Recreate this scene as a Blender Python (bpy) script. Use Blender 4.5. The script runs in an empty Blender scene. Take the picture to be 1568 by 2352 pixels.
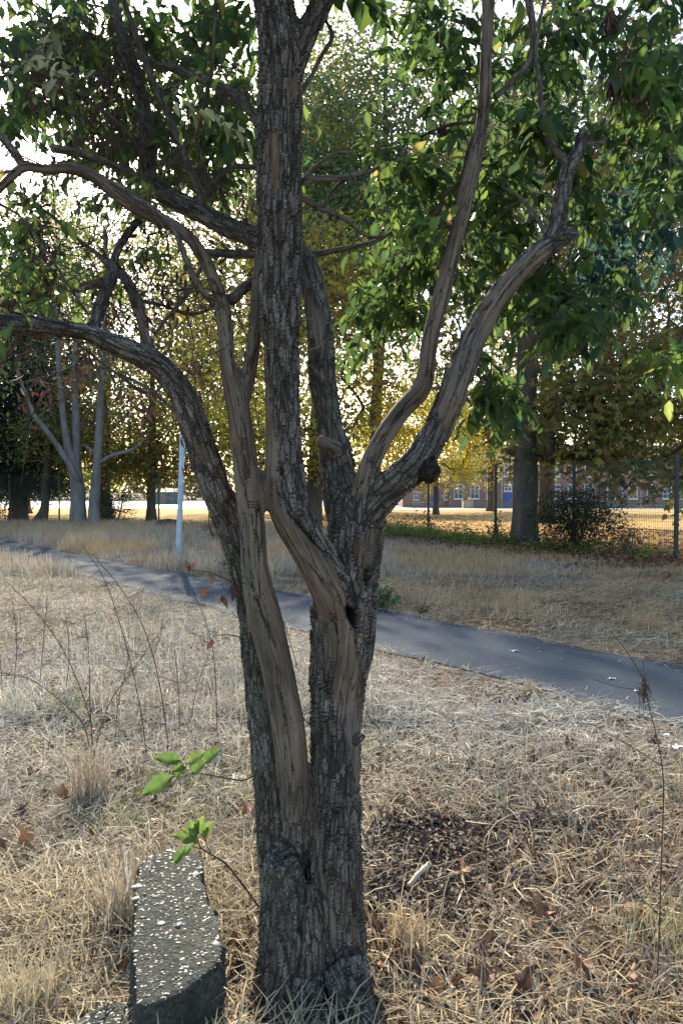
import bpy, bmesh, math, random
import numpy as np
from mathutils import Vector, Matrix, kdtree

random.seed(7)
RNG = np.random.default_rng(7)
SC = bpy.context.scene
COL = SC.collection

# ------------------------------------------------------------------ camera, sky, sun, exposure
CAM_H = 1.5
TS = 0.94                         # the foreground tree's depths are given in these units
FPX = 1698.0                      # focal length in units of a 1568 x 2352 picture (26 mm lens)
PITCH = math.radians(1.62)
SUN_EL = math.radians(30.0)
SUN_AZ = math.radians(-13.0)      # measured from +Y, negative = left of the view
cam_d = bpy.data.cameras.new('camera')
cam_d.lens = 26.0
cam_d.sensor_width = 36.0
cam_d.clip_start = 0.05
cam_d.clip_end = 3000
cam = bpy.data.objects.new('camera', cam_d)
COL.objects.link(cam)
cam.location = (0, 0, CAM_H)
cam.rotation_euler = (math.radians(90) - PITCH, 0, 0)
SC.camera = cam

world = bpy.data.worlds.new('World')
SC.world = world
world.use_nodes = True
wn = world.node_tree
bg = wn.nodes['Background']
sky = wn.nodes.new('ShaderNodeTexSky')
sky.sky_type = 'NISHITA'
sky.sun_disc = False
sky.sun_elevation = SUN_EL
sky.sun_rotation = SUN_AZ
sky.air_density = 1.0
sky.dust_density = 1.4
sky.ozone_density = 1.0
wn.links.new(sky.outputs[0], bg.inputs[0])
bg.inputs[1].default_value = 0.15

sun_d = bpy.data.lights.new('sun', 'SUN')
sun_d.energy = 4.8
sun_d.angle = math.radians(0.6)
sun_d.color = (1.0, 0.88, 0.70)
sun = bpy.data.objects.new('sun', sun_d)
COL.objects.link(sun)
sun_dir = Vector((math.sin(SUN_AZ) * math.cos(SUN_EL), math.cos(SUN_AZ) * math.cos(SUN_EL), math.sin(SUN_EL)))
sun.rotation_euler = sun_dir.to_track_quat('Z', 'Y').to_euler()
sun.location = sun_dir * 60

SC.view_settings.view_transform = 'Standard'
SC.view_settings.look = 'None'
SC.view_settings.gamma = 1.0
SC.view_settings.use_curve_mapping = False
SC.view_settings.exposure = 1.52
SC.cycles.use_denoising = True
SC.cycles.max_bounces = 7
SC.cycles.diffuse_bounces = 4
SC.cycles.transmission_bounces = 6
SC.cycles.sample_clamp_indirect = 6.0


# ------------------------------------------------------------------ helpers: picture -> place
def P(u, v, Y):
    """point at depth Y seen at (u, v) of the 1568 x 2352 picture; returns (vec, metres per unit)"""
    dx = (u - 784.0) / FPX
    dy = -(v - 1176.0) / FPX
    wx = dx
    wy = dy * math.sin(PITCH) + math.cos(PITCH)
    wz = dy * math.cos(PITCH) - math.sin(PITCH)
    t = Y / wy
    return np.array([wx * t, Y, CAM_H + wz * t]), t / FPX


def PZ(u, v, z=0.0):
    dx = (u - 784.0) / FPX
    dy = -(v - 1176.0) / FPX
    wy = dy * math.sin(PITCH) + math.cos(PITCH)
    wz = dy * math.cos(PITCH) - math.sin(PITCH)
    t = (z - CAM_H) / wz
    return np.array([dx * t, wy * t, z])


def project(p):
    p = np.asarray(p, dtype=np.float64)
    x = p[:, 0]; y = p[:, 1]; z = p[:, 2] - CAM_H
    f = y * math.cos(PITCH) - z * math.sin(PITCH)
    up = y * math.sin(PITCH) + z * math.cos(PITCH)
    f = np.maximum(f, 1e-3)
    return 784 + FPX * x / f, 1176 - FPX * up / f


# ------------------------------------------------------------------ helpers: noise
def _hash(ix, iy, iz, seed):
    h = (ix.astype(np.int64) * 374761393 + iy.astype(np.int64) * 668265263 + iz.astype(np.int64) * 2147483647 + seed * 974711) & 0xFFFFFFFF
    h = ((h ^ (h >> 13)) * 1274126177) & 0xFFFFFFFF
    h = ((h ^ (h >> 16)) * 2246822519) & 0xFFFFFFFF
    h = h ^ (h >> 15)
    return (h & 0xFFFFFF) / float(0xFFFFFF)


def vnoise(p, seed=0):
    p = np.asarray(p, dtype=np.float64)
    i = np.floor(p).astype(np.int64)
    f = p - i
    f = f * f * (3 - 2 * f)
    r = 0
    for dx in (0, 1):
        for dy in (0, 1):
            for dz in (0, 1):
                w = (f[:, 0] if dx else 1 - f[:, 0]) * (f[:, 1] if dy else 1 - f[:, 1]) * (f[:, 2] if dz else 1 - f[:, 2])
                r = r + w * _hash(i[:, 0] + dx, i[:, 1] + dy, i[:, 2] + dz, seed)
    return r * 2 - 1


def fbm(p, oct=3, seed=0):
    r = 0; a = 1.0; s = 0
    p = np.asarray(p, dtype=np.float64)
    for o in range(oct):
        r = r + a * vnoise(p * (2 ** o), seed + o * 17)
        s += a
        a *= 0.5
    return r / s


def voronoi(p, seed=0):
    p = np.asarray(p, dtype=np.float64)
    i = np.floor(p).astype(np.int64)
    f1 = np.full(len(p), 9.0); f2 = np.full(len(p), 9.0); idv = np.zeros(len(p))
    for dx in (-1, 0, 1):
        for dy in (-1, 0, 1):
            for dz in (-1, 0, 1):
                c = i + np.array([dx, dy, dz])
                h1 = _hash(c[:, 0], c[:, 1], c[:, 2], seed)
                h2 = _hash(c[:, 0], c[:, 1], c[:, 2], seed + 1)
                h3 = _hash(c[:, 0], c[:, 1], c[:, 2], seed + 2)
                q = c + np.stack([h1, h2, h3], 1)
                d = np.sqrt(((q - p) ** 2).sum(1))
                m = d < f1
                f2 = np.where(m, f1, np.minimum(f2, d))
                idv = np.where(m, h1, idv)
                f1 = np.where(m, d, f1)
    return f1, f2, idv


def sstep(a, b, x):
    t = np.clip((x - a) / (b - a), 0, 1)
    return t * t * (3 - 2 * t)


# ------------------------------------------------------------------ helpers: meshes and objects
def make_mesh(name, verts, quads=None, tris=None, mat=None, attrs=None, smooth=True):
    verts = np.asarray(verts, dtype=np.float32)
    nq = 0 if quads is None else len(quads)
    nt = 0 if tris is None else len(tris)
    me = bpy.data.meshes.new(name)
    me.vertices.add(len(verts))
    me.vertices.foreach_set('co', verts.ravel())
    idx = []
    if nq: idx.append(np.asarray(quads, dtype=np.int32).ravel())
    if nt: idx.append(np.asarray(tris, dtype=np.int32).ravel())
    idx = np.concatenate(idx) if idx else np.zeros(0, np.int32)
    me.loops.add(len(idx))
    me.loops.foreach_set('vertex_index', idx)
    me.polygons.add(nq + nt)
    starts = np.concatenate([np.arange(nq) * 4, nq * 4 + np.arange(nt) * 3]).astype(np.int32)
    me.polygons.foreach_set('loop_start', starts)
    me.polygons.foreach_set('use_smooth', np.full(nq + nt, smooth, dtype=bool))
    me.update(calc_edges=True)
    me.validate()
    if attrs:
        for k, a in attrs.items():
            a = np.asarray(a, dtype=np.float32)
            if a.ndim == 2 and k.startswith('vec'):
                at = me.attributes.new(k, 'FLOAT_VECTOR', 'POINT')
                at.data.foreach_set('vector', a.ravel())
            elif a.ndim == 2:
                at = me.attributes.new(k, 'FLOAT_COLOR', 'POINT')
                if a.shape[1] == 3:
                    a = np.concatenate([a, np.ones((len(a), 1), np.float32)], 1)
                at.data.foreach_set('color', a.ravel())
            else:
                at = me.attributes.new(k, 'FLOAT', 'POINT')
                at.data.foreach_set('value', a.ravel())
    if mat is not None:
        me.materials.append(mat)
    return me


def link(name, me, parent=None, loc=None):
    o = bpy.data.objects.new(name, me)
    COL.objects.link(o)
    if parent is not None:
        o.parent = parent
    if loc is not None:
        o.location = loc
    return o


def tag(o, label=None, cat=None, group=None, kind=None):
    if label: o['label'] = label
    if cat: o['category'] = cat
    if group: o['group'] = group
    if kind: o['kind'] = kind
    return o


def thing(name, loc, label, cat, group=None):
    o = bpy.data.objects.new(name, None)
    COL.objects.link(o)
    o.location = loc
    o.empty_display_size = 0.2
    return tag(o, label, cat, group)


def wpos(o):
    v = np.zeros(3)
    while o is not None:
        v += np.array(o.location)
        o = o.parent
    return v


def part(name, verts, quads=None, tris=None, mat=None, parent=None, attrs=None, smooth=True, kind=None):
    verts = np.asarray(verts, dtype=np.float64)
    if parent is not None:
        verts = verts - wpos(parent)
    o = link(name, make_mesh(name, verts, quads, tris, mat, attrs, smooth), parent)
    if kind: o['kind'] = kind
    return o


class MB:
    """collects shapes into one mesh"""
    def __init__(self):
        self.v = []; self.q = []; self.t = []; self.n = 0; self.c = []

    def add(self, v, q=None, t=None, col=None):
        v = np.asarray(v, dtype=np.float64)
        if q is not None and len(q): self.q.append(np.asarray(q) + self.n)
        if t is not None and len(t): self.t.append(np.asarray(t) + self.n)
        self.v.append(v)
        if col is not None:
            c = np.asarray(col, dtype=np.float32)
            if c.ndim == 1: c = np.tile(c, (len(v), 1))
            self.c.append(c)
        self.n += len(v)
        return self

    def box(self, lo, hi, col=None):
        x0, y0, z0 = lo; x1, y1, z1 = hi
        v = [(x0, y0, z0), (x1, y0, z0), (x1, y1, z0), (x0, y1, z0), (x0, y0, z1), (x1, y0, z1), (x1, y1, z1), (x0, y1, z1)]
        q = [(0, 3, 2, 1), (4, 5, 6, 7), (0, 1, 5, 4), (1, 2, 6, 5), (2, 3, 7, 6), (3, 0, 4, 7)]
        return self.add(v, q, col=col)

    def tube(self, pts, rad, n=6, col=None, cap=True):
        v, q, t = tube_arrays(pts, rad, n, cap)
        return self.add(v, q, t, col)

    def build(self, name, mat, parent=None, smooth=True, kind=None, attr='Col'):
        if not self.v:
            return None
        v = np.concatenate(self.v)
        q = np.concatenate(self.q) if self.q else None
        t = np.concatenate(self.t) if self.t else None
        at = {attr: np.concatenate(self.c)} if self.c else None
        return part(name, v, q, t, mat, parent, at, smooth, kind)


def frames(pts):
    pts = np.asarray(pts, dtype=np.float64)
    t = np.gradient(pts, axis=0)
    t /= np.linalg.norm(t, axis=1)[:, None] + 1e-12
    n = np.zeros_like(pts)
    a = np.array([0.0, -1.0, 0.0])
    if abs(t[0] @ a) > 0.9: a = np.array([1.0, 0, 0])
    n[0] = a - t[0] * (a @ t[0]); n[0] /= np.linalg.norm(n[0])
    for i in range(1, len(pts)):
        w = n[i - 1] - t[i] * (n[i - 1] @ t[i])
        l = np.linalg.norm(w)
        n[i] = w / l if l > 1e-9 else n[i - 1]
    b = np.cross(t, n)
    return t, n, b


def tube_arrays(pts, rad, n=6, cap=True):
    pts = np.asarray(pts, dtype=np.float64)
    rad = np.broadcast_to(np.asarray(rad, dtype=np.float64), (len(pts),))
    t, nn, b = frames(pts)
    th = np.arange(n) * 2 * math.pi / n
    ring = nn[:, None, :] * np.cos(th)[None, :, None] + b[:, None, :] * np.sin(th)[None, :, None]
    v = (pts[:, None, :] + ring * rad[:, None, None]).reshape(-1, 3)
    m = len(pts)
    i = np.arange(m - 1)[:, None] * n; j = np.arange(n)[None, :]; j2 = (j + 1) % n
    q = np.stack([i + j, i + j2, i + n + j2, i + n + j], -1).reshape(-1, 4)
    tr = None
    if cap:
        v = np.concatenate([v, pts[:1], pts[-1:]])
        c0 = m * n; c1 = c0 + 1
        jj = np.arange(n); jn = (jj + 1) % n
        tr = np.concatenate([np.stack([np.full(n, c0), jn, jj], 1), np.stack([np.full(n, c1), (m - 1) * n + jj, (m - 1) * n + jn], 1)])
    return v, q, tr


def spline(ctrl, step):
    """Catmull-Rom through rows of ctrl (any columns; first three are position), sampled about every step metres"""
    c = np.asarray(ctrl, dtype=np.float64)
    c = np.concatenate([[2 * c[0] - c[1]], c, [2 * c[-1] - c[-2]]])
    out = []
    for i in range(1, len(c) - 2):
        p0, p1, p2, p3 = c[i - 1], c[i], c[i + 1], c[i + 2]
        L = np.linalg.norm(p2[:3] - p1[:3])
        k = max(2, int(math.ceil(L / step)))
        t = (np.arange(k) / k)[:, None]
        out.append(0.5 * ((2 * p1) + (-p0 + p2) * t + (2 * p0 - 5 * p1 + 4 * p2 - p3) * t * t + (-p0 + 3 * p1 - 3 * p2 + p3) * t ** 3))
    out.append(c[-2][None, :])
    return np.concatenate(out)


def unit(a):
    a = np.asarray(a, dtype=np.float64)
    return a / (np.linalg.norm(a, axis=-1, keepdims=True) + 1e-12)


LEAF_T = np.array([(0, 0, 0), (-.36, .25, .10), (0, .25, -.02), (.36, .25, .10), (-.40, .58, .08), (0, .58, -.05), (.40, .58, .08), (0, 1, -.16)])
LEAF_Q = np.array([(1, 2, 5, 4), (2, 3, 6, 5)])
LEAF_TR = np.array([(0, 2, 1), (0, 3, 2), (4, 5, 7), (5, 6, 7)])
KITE_T = np.array([(0, 0, 0), (-.5, .5, .10), (0, 1, -.12), (.5, .5, .10)])
KITE_TR = np.array([(0, 2, 1), (0, 3, 2)])


def leaf_batch(pos, d, nrm, length, width, tmpl=LEAF_T, q=LEAF_Q, t=LEAF_TR):
    """bake leaves: base positions, directions, rough normals, sizes -> verts, quads, tris, per-leaf vertex count"""
    d = unit(d)
    x = unit(np.cross(d, nrm))
    z = np.cross(x, d)
    T = tmpl
    L = np.asarray(length)[:, None, None]; W = np.asarray(width)[:, None, None]
    v = pos[:, None, :] + x[:, None, :] * (T[None, :, 0:1] * W) + d[:, None, :] * (T[None, :, 1:2] * L) + z[:, None, :] * (T[None, :, 2:3] * L)
    k = len(T); n = len(pos)
    off = (np.arange(n) * k)[:, None, None]
    qq = (q[None] + off).reshape(-1, 4) if q is not None else None
    tt = (t[None] + off).reshape(-1, 3) if t is not None else None
    return v.reshape(-1, 3), qq, tt, k


# ------------------------------------------------------------------ materials
def new_mat(name):
    m = bpy.data.materials.new(name)
    m.use_nodes = True
    nt = m.node_tree
    return m, nt, nt.nodes['Principled BSDF'], nt.nodes['Material Output']


def N(nt, typ, **kw):
    n = nt.nodes.new(typ)
    for k, v in kw.items():
        setattr(n, k, v)
    return n


def mixc(nt, fac, a, b, blend='MIX'):
    n = nt.nodes.new('ShaderNodeMix'); n.data_type = 'RGBA'; n.blend_type = blend
    for sock, val in ((n.inputs[0], fac), (n.inputs[6], a), (n.inputs[7], b)):
        if hasattr(val, 'type') or isinstance(val, bpy.types.NodeSocket):
            nt.links.new(val, sock)
        elif isinstance(val, (int, float)):
            sock.default_value = val
        else:
            sock.default_value = (*val, 1.0)
    return n.outputs[2]


def ramp(nt, src, stops):
    n = nt.nodes.new('ShaderNodeValToRGB')
    cr = n.color_ramp
    while len(cr.elements) < len(stops): cr.elements.new(0.5)
    for e, (p, c) in zip(cr.elements, stops):
        e.position = p
        e.color = (*c, 1.0) if not isinstance(c, (int, float)) else (c, c, c, 1.0)
    nt.links.new(src, n.inputs[0])
    return n.outputs[0]


def noise(nt, scale, detail=4, rough=0.55, coord='Object', stretch=None):
    tc = N(nt, 'ShaderNodeTexCoord')
    n = N(nt, 'ShaderNodeTexNoise')
    n.inputs['Scale'].default_value = scale; n.inputs['Detail'].default_value = detail; n.inputs['Roughness'].default_value = rough
    if stretch:
        mp = N(nt, 'ShaderNodeMapping'); mp.inputs['Scale'].default_value = stretch
        nt.links.new(tc.outputs[coord], mp.inputs[0]); nt.links.new(mp.outputs[0], n.inputs[0])
    else:
        nt.links.new(tc.outputs[coord], n.inputs[0])
    return n.outputs[0]


def bump(nt, h, strength, dist, bsdf):
    b = N(nt, 'ShaderNodeBump'); b.inputs['Strength'].default_value = strength; b.inputs['Distance'].default_value = dist
    nt.links.new(h, b.inputs['Height']); nt.links.new(b.outputs[0], bsdf.inputs['Normal'])


def attr(nt, name, fac=False):
    n = N(nt, 'ShaderNodeAttribute'); n.attribute_name = name
    return n.outputs['Fac'] if fac else n.outputs['Color']


def simple_mat(name, col, rough=0.7, var=0.25, scale=6.0, metal=0.0, bmp=0.0):
    m, nt, b, o = new_mat(name)
    a = tuple(c * (1 - var) for c in col); d = tuple(min(1, c * (1 + var)) for c in col)
    n = noise(nt, scale, 5)
    nt.links.new(ramp(nt, n, [(0.3, a), (0.7, d)]), b.inputs['Base Color'])
    b.inputs['Roughness'].default_value = rough; b.inputs['Metallic'].default_value = metal
    if bmp: bump(nt, n, bmp, 0.01, b)
    return m


def leaf_mat(name, transl=0.45, rough=0.45, spec=0.4, nscale=0.0):
    m, nt, b, o = new_mat(name)
    c = attr(nt, 'Col')
    if nscale:
        c = mixc(nt, 0.35, c, ramp(nt, noise(nt, nscale, 3), [(0.35, 0.35), (0.65, 1.0)]), 'MULTIPLY')
    nt.links.new(c, b.inputs['Base Color'])
    b.inputs['Roughness'].default_value = rough
    b.inputs['Specular IOR Level'].default_value = spec
    tr = N(nt, 'ShaderNodeBsdfTranslucent')
    g = N(nt, 'ShaderNodeGamma'); g.inputs[1].default_value = 0.8
    nt.links.new(c, g.inputs[0]); nt.links.new(g.outputs[0], tr.inputs[0])
    mx = N(nt, 'ShaderNodeMixShader'); mx.inputs[0].default_value = transl
    nt.links.new(b.outputs[0], mx.inputs[1]); nt.links.new(tr.outputs[0], mx.inputs[2]); nt.links.new(mx.outputs[0], o.inputs[0])
    return m


M_LEAF = leaf_mat('leaf_green', 0.5, 0.45, 0.22)
M_BGLEAF = leaf_mat('foliage', 0.5, 0.6, 0.12)
M_GRASS = leaf_mat('dry_grass', 0.2, 0.7, 0.1)
M_DEAD = leaf_mat('dead_leaf', 0.12, 0.65, 0.25)


def bark_main():
    m, nt, b, o = new_mat('main_tree_bark')
    L = nt.links
    sm = attr(nt, 'smooth', True); hh = attr(nt, 'h', True); al = attr(nt, 'algae', True); sc = attr(nt, 'scar', True); ck = attr(nt, 'crack', True)
    va = N(nt, 'ShaderNodeAttribute'); va.attribute_name = 'vec_cyl'; cyl_ = va.outputs['Vector']

    def scaled(v):
        n = N(nt, 'ShaderNodeVectorMath', operation='MULTIPLY'); L.new(cyl_, n.inputs[0]); n.inputs[1].default_value = v
        return n.outputs[0]

    def tex_noise(v, detail=5, rough=0.6):
        n = N(nt, 'ShaderNodeTexNoise'); n.inputs['Scale'].default_value = 1.0; n.inputs['Detail'].default_value = detail; n.inputs['Roughness'].default_value = rough
        L.new(scaled(v), n.inputs[0]); return n

    def plates(v, warp_v, amt):
        w = tex_noise(warp_v, 3); sub = N(nt, 'ShaderNodeVectorMath', operation='SUBTRACT'); L.new(w.outputs['Color'], sub.inputs[0]); sub.inputs[1].default_value = (.5, .5, .5)
        mu = N(nt, 'ShaderNodeVectorMath', operation='SCALE'); L.new(sub.outputs[0], mu.inputs[0]); mu.inputs['Scale'].default_value = amt
        ad = N(nt, 'ShaderNodeVectorMath', operation='ADD'); L.new(scaled(v), ad.inputs[0]); L.new(mu.outputs[0], ad.inputs[1])
        vo = N(nt, 'ShaderNodeTexVoronoi', feature='DISTANCE_TO_EDGE'); vo.inputs['Scale'].default_value = 1.0; L.new(ad.outputs[0], vo.inputs['Vector'])
        return vo.outputs['Distance']

    big = ramp(nt, plates((54, 54, 12), (40, 40, 14), 1.2), [(0.01, 0.0), (0.10, 1.0)])
    fine = ramp(nt, plates((105, 105, 34), (70, 70, 30), 1.0), [(0.0, 0.42), (0.12, 1.0)])
    blot = tex_noise((26, 26, 9), 5).outputs[0]
    plate = ramp(nt, blot, [(0.3, (0.095, 0.080, 0.066)), (0.5, (0.165, 0.142, 0.118)), (0.68, (0.25, 0.222, 0.188))])
    plate = mixc(nt, 1.0, plate, fine, 'MULTIPLY')
    bh = N(nt, 'ShaderNodeMath', operation='MULTIPLY'); L.new(big, bh.inputs[0]); L.new(hh, bh.inputs[1])
    rough = mixc(nt, bh.outputs[0], (0.042, 0.034, 0.027), plate)
    fib = tex_noise((80, 80, 4.5), 7, 0.75).outputs[0]; blo2 = tex_noise((10, 10, 3.5), 4).outputs[0]
    smo = ramp(nt, blo2, [(0.3, (0.070, 0.055, 0.043)), (0.44, (0.145, 0.105, 0.073)), (0.56, (0.20, 0.152, 0.108)), (0.66, (0.12, 0.106, 0.090)), (0.8, (0.18, 0.130, 0.090))])
    fr = ramp(nt, fib, [(0.34, 0.15), (0.44, 0.7), (0.58, 1.0)])
    lng = ramp(nt, plates((34, 34, 1.7), (30, 30, 7), 1.3), [(0.0, 0.12), (0.035, 1.0)])
    smo = mixc(nt, 0.85, smo, fr, 'MULTIPLY')
    smo = mixc(nt, 0.8, smo, lng, 'MULTIPLY')
    c = mixc(nt, sm, rough, smo)
    an = N(nt, 'ShaderNodeMath', operation='MULTIPLY'); L.new(al, an.inputs[0]); L.new(ramp(nt, blot, [(0.4, 0.0), (0.6, 0.55)]), an.inputs[1])
    c = mixc(nt, an.outputs[0], c, mixc(nt, 1.0, (0.13, 0.155, 0.11), fine, 'MULTIPLY'))
    sfac = N(nt, 'ShaderNodeMath', operation='MULTIPLY'); L.new(sc, sfac.inputs[0]); L.new(ramp(nt, fib, [(0.4, 0.1), (0.5, 0.85)]), sfac.inputs[1])
    c = mixc(nt, sfac.outputs[0], c, ramp(nt, blo2, [(0.35, (0.075, 0.043, 0.027)), (0.65, (0.17, 0.105, 0.065))]))
    c = mixc(nt, ck, c, (0.012, 0.010, 0.008))
    L.new(c, b.inputs['Base Color'])
    b.inputs['Roughness'].default_value = 0.9; b.inputs['Specular IOR Level'].default_value = 0.1
    hr = N(nt, 'ShaderNodeMath', operation='MULTIPLY_ADD'); hr.inputs[1].default_value = 0.35; L.new(fine, hr.inputs[0]); L.new(big, hr.inputs[2])
    mx = N(nt, 'ShaderNodeMix'); L.new(sm, mx.inputs[0]); L.new(hr.outputs[0], mx.inputs[2]); L.new(lng, mx.inputs[3])
    bump(nt, mx.outputs[0], 0.9, 0.006, b)
    return m


M_BARK = bark_main()


def bark_bg(name, lo, hi, scale=3.0):
    m, nt, b, o = new_mat(name)
    n = noise(nt, scale, 6, 0.65, 'Object', (1, 1, 0.25))
    nt.links.new(ramp(nt, n, [(0.3, lo), (0.7, hi)]), b.inputs['Base Color'])
    b.inputs['Roughness'].default_value = 0.9; b.inputs['Specular IOR Level'].default_value = 0.2
    bump(nt, n, 0.8, 0.05, b)
    return m


M_BARKDK = bark_bg('dark_bark', (0.045, 0.036, 0.03), (0.13, 0.105, 0.085))
M_BARKPALE = bark_bg('pale_bark', (0.10, 0.097, 0.09), (0.26, 0.25, 0.235), 2.5)
M_TWIG = bark_bg('twig_bark', (0.05, 0.038, 0.03), (0.13, 0.10, 0.08), 20)
M_STEM = bark_bg('dry_stem', (0.055, 0.04, 0.032), (0.12, 0.09, 0.072), 20)


def ground_mat():
    m, nt, b, o = new_mat('dry_ground')
    n1 = noise(nt, 0.9, 6, 0.6); n2 = noise(nt, 22, 6, 0.7); n3 = noise(nt, 0.25, 3)
    soil = ramp(nt, n2, [(0.3, (0.035, 0.026, 0.019)), (0.55, (0.085, 0.064, 0.045)), (0.75, (0.19, 0.15, 0.105))])
    straw = ramp(nt, n2, [(0.3, (0.09, 0.07, 0.05)), (0.6, (0.22, 0.18, 0.125)), (0.8, (0.36, 0.30, 0.215))])
    c = mixc(nt, ramp(nt, n1, [(0.4, 0.0), (0.62, 1.0)]), soil, straw)
    c = mixc(nt, ramp(nt, n3, [(0.5, 0.0), (0.75, 0.45)]), c, (0.33, 0.19, 0.09))
    nt.links.new(c, b.inputs['Base Color']); b.inputs['Roughness'].default_value = 0.95; b.inputs['Specular IOR Level'].default_value = 0.1
    bump(nt, n2, 1.0, 0.03, b)
    return m


def field_mat():
    m, nt, b, o = new_mat('field_grass')
    n1 = noise(nt, 0.35, 5, 0.6); n2 = noise(nt, 6, 6, 0.75, 'Object', (0.35, 1.2, 1))
    c = ramp(nt, n2, [(0.3, (0.30, 0.125, 0.035)), (0.45, (0.38, 0.22, 0.07)), (0.6, (0.44, 0.29, 0.10)), (0.8, (0.50, 0.36, 0.15))])
    c = mixc(nt, ramp(nt, n1, [(0.5, 0.0), (0.75, 0.6)]), c, (0.30, 0.27, 0.10))
    nt.links.new(c, b.inputs['Base Color']); b.inputs['Roughness'].default_value = 0.95; b.inputs['Specular IOR Level'].default_value = 0.1
    bump(nt, n2, 1.0, 0.05, b)
    return m


def asphalt_mat():
    m, nt, b, o = new_mat('asphalt')
    n1 = noise(nt, 110, 5, 0.8); n2 = noise(nt, 2.2, 6, 0.65); n3 = noise(nt, 0.6, 3)
    c = ramp(nt, n1, [(0.40, (0.014, 0.025, 0.039)), (0.54, (0.036, 0.056, 0.080)), (0.66, (0.15, 0.18, 0.205))])
    c = mixc(nt, ramp(nt, n2, [(0.45, 0.0), (0.75, 0.55)]), c, (0.052, 0.066, 0.078))
    c = mixc(nt, ramp(nt, n3, [(0.55, 0.0), (0.8, 0.4)]), c, (0.065, 0.06, 0.052))
    nt.links.new(c, b.inputs['Base Color']); b.inputs['Roughness'].default_value = 0.9; b.inputs['Specular IOR Level'].default_value = 0.12
    bump(nt, n1, 0.8, 0.006, b)
    return m


def concrete_mat():
    m, nt, b, o = new_mat('old_concrete')
    n1 = noise(nt, 90, 5, 0.65); n2 = noise(nt, 9, 5, 0.6)
    c = ramp(nt, n1, [(0.3, (0.022, 0.026, 0.021)), (0.5, (0.065, 0.070, 0.060)), (0.7, (0.13, 0.132, 0.115))])
    c = mixc(nt, ramp(nt, n2, [(0.42, 0.0), (0.66, 0.7)]), c, (0.028, 0.040, 0.028))
    nt.links.new(c, b.inputs['Base Color']); b.inputs['Roughness'].default_value = 0.9; b.inputs['Specular IOR Level'].default_value = 0.2
    bump(nt, n1, 1.0, 0.02, b)
    return m


def brick_mat():
    m, nt, b, o = new_mat('school_brick')
    tc = N(nt, 'ShaderNodeTexCoord'); mp = N(nt, 'ShaderNodeMapping'); mp.inputs['Rotation'].default_value = (math.radians(90), 0, 0)
    nt.links.new(tc.outputs['Object'], mp.inputs[0])
    br = N(nt, 'ShaderNodeTexBrick'); br.inputs['Scale'].default_value = 4.0
    br.inputs['Color1'].default_value = (0.30, 0.165, 0.13, 1); br.inputs['Color2'].default_value = (0.23, 0.12, 0.095, 1); br.inputs['Mortar'].default_value = (0.38, 0.33, 0.28, 1)
    br.inputs['Mortar Size'].default_value = 0.012
    nt.links.new(mp.outputs[0], br.inputs[0])
    c = mixc(nt, 0.3, br.outputs[0], ramp(nt, noise(nt, 0.6, 4), [(0.3, (0.25, 0.12, 0.09)), (0.7, (0.45, 0.24, 0.18))]))
    nt.links.new(c, b.inputs['Base Color']); b.inputs['Roughness'].default_value = 0.9
    return m


M_GROUND = ground_mat(); M_FIELD = field_mat(); M_ASPHALT = asphalt_mat(); M_CONC = concrete_mat(); M_BRICK = brick_mat()
M_TARMAC = simple_mat('playground_tarmac', (0.20, 0.20, 0.20), 0.6, 0.15, 0.5)
M_POST = simple_mat('post_green', (0.018, 0.035, 0.026), 0.5, 0.3, 8)
M_WIRE = simple_mat('wire_green', (0.05, 0.075, 0.06), 0.5, 0.2, 8)
M_POLE = simple_mat('pole_paint', (0.33, 0.40, 0.47), 0.45, 0.15, 5)
M_WHITE = simple_mat('white_paint', (0.78, 0.79, 0.78), 0.5, 0.06, 3)
M_ROOF = simple_mat('slate_roof', (0.15, 0.13, 0.13), 0.7, 0.25, 2)
M_BLUE = simple_mat('blue_paint', (0.05, 0.10, 0.42), 0.5, 0.15, 2)
M_WOOD = simple_mat('weathered_wood', (0.24, 0.19, 0.14), 0.8, 0.3, 4)
M_PALEWOOD = simple_mat('pale_timber', (0.52, 0.40, 0.27), 0.8, 0.2, 4)
M_RED = simple_mat('red_plastic', (0.55, 0.02, 0.04), 0.4, 0.1, 4)
M_SHED = simple_mat('green_cladding', (0.10, 0.15, 0.13), 0.6, 0.2, 2)
M_PAPER = simple_mat('paper', (0.72, 0.74, 0.78), 0.7, 0.08, 20)
M_PEB = [simple_mat('pebble_pale', (0.125, 0.125, 0.113), 0.55, 0.2, 60), simple_mat('pebble_buff', (0.15, 0.122, 0.10), 0.55, 0.25, 60), simple_mat('pebble_grey', (0.10, 0.10, 0.10), 0.55, 0.25, 60)]
m_, nt_, b_, o_ = new_mat('window_glass')
b_.inputs['Base Color'].default_value = (0.05, 0.065, 0.08, 1); b_.inputs['Roughness'].default_value = 0.08
nt_.links.new(ramp(nt_, noise(nt_, 0.8, 2), [(0.3, (0.03, 0.04, 0.05)), (0.7, (0.12, 0.15, 0.18))]), b_.inputs['Base Color'])
M_GLASS = m_

# ------------------------------------------------------------------ terrain
PATH_N = np.array([0.756, 0.655])      # across the path
PATH_T = np.array([-0.655, 0.756])     # along it, away from the camera


def path_mid(s):
    """distance across (along PATH_N) of the path's middle at length s; the path bends a little"""
    return 5.46 + 0.035 * np.maximum(s - 2, 0) * (s > 2)


def path_coord(x, y):
    a = x * PATH_N[0] + y * PATH_N[1]
    s = x * PATH_T[0] + y * PATH_T[1]
    return a - path_mid(s), s


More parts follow.
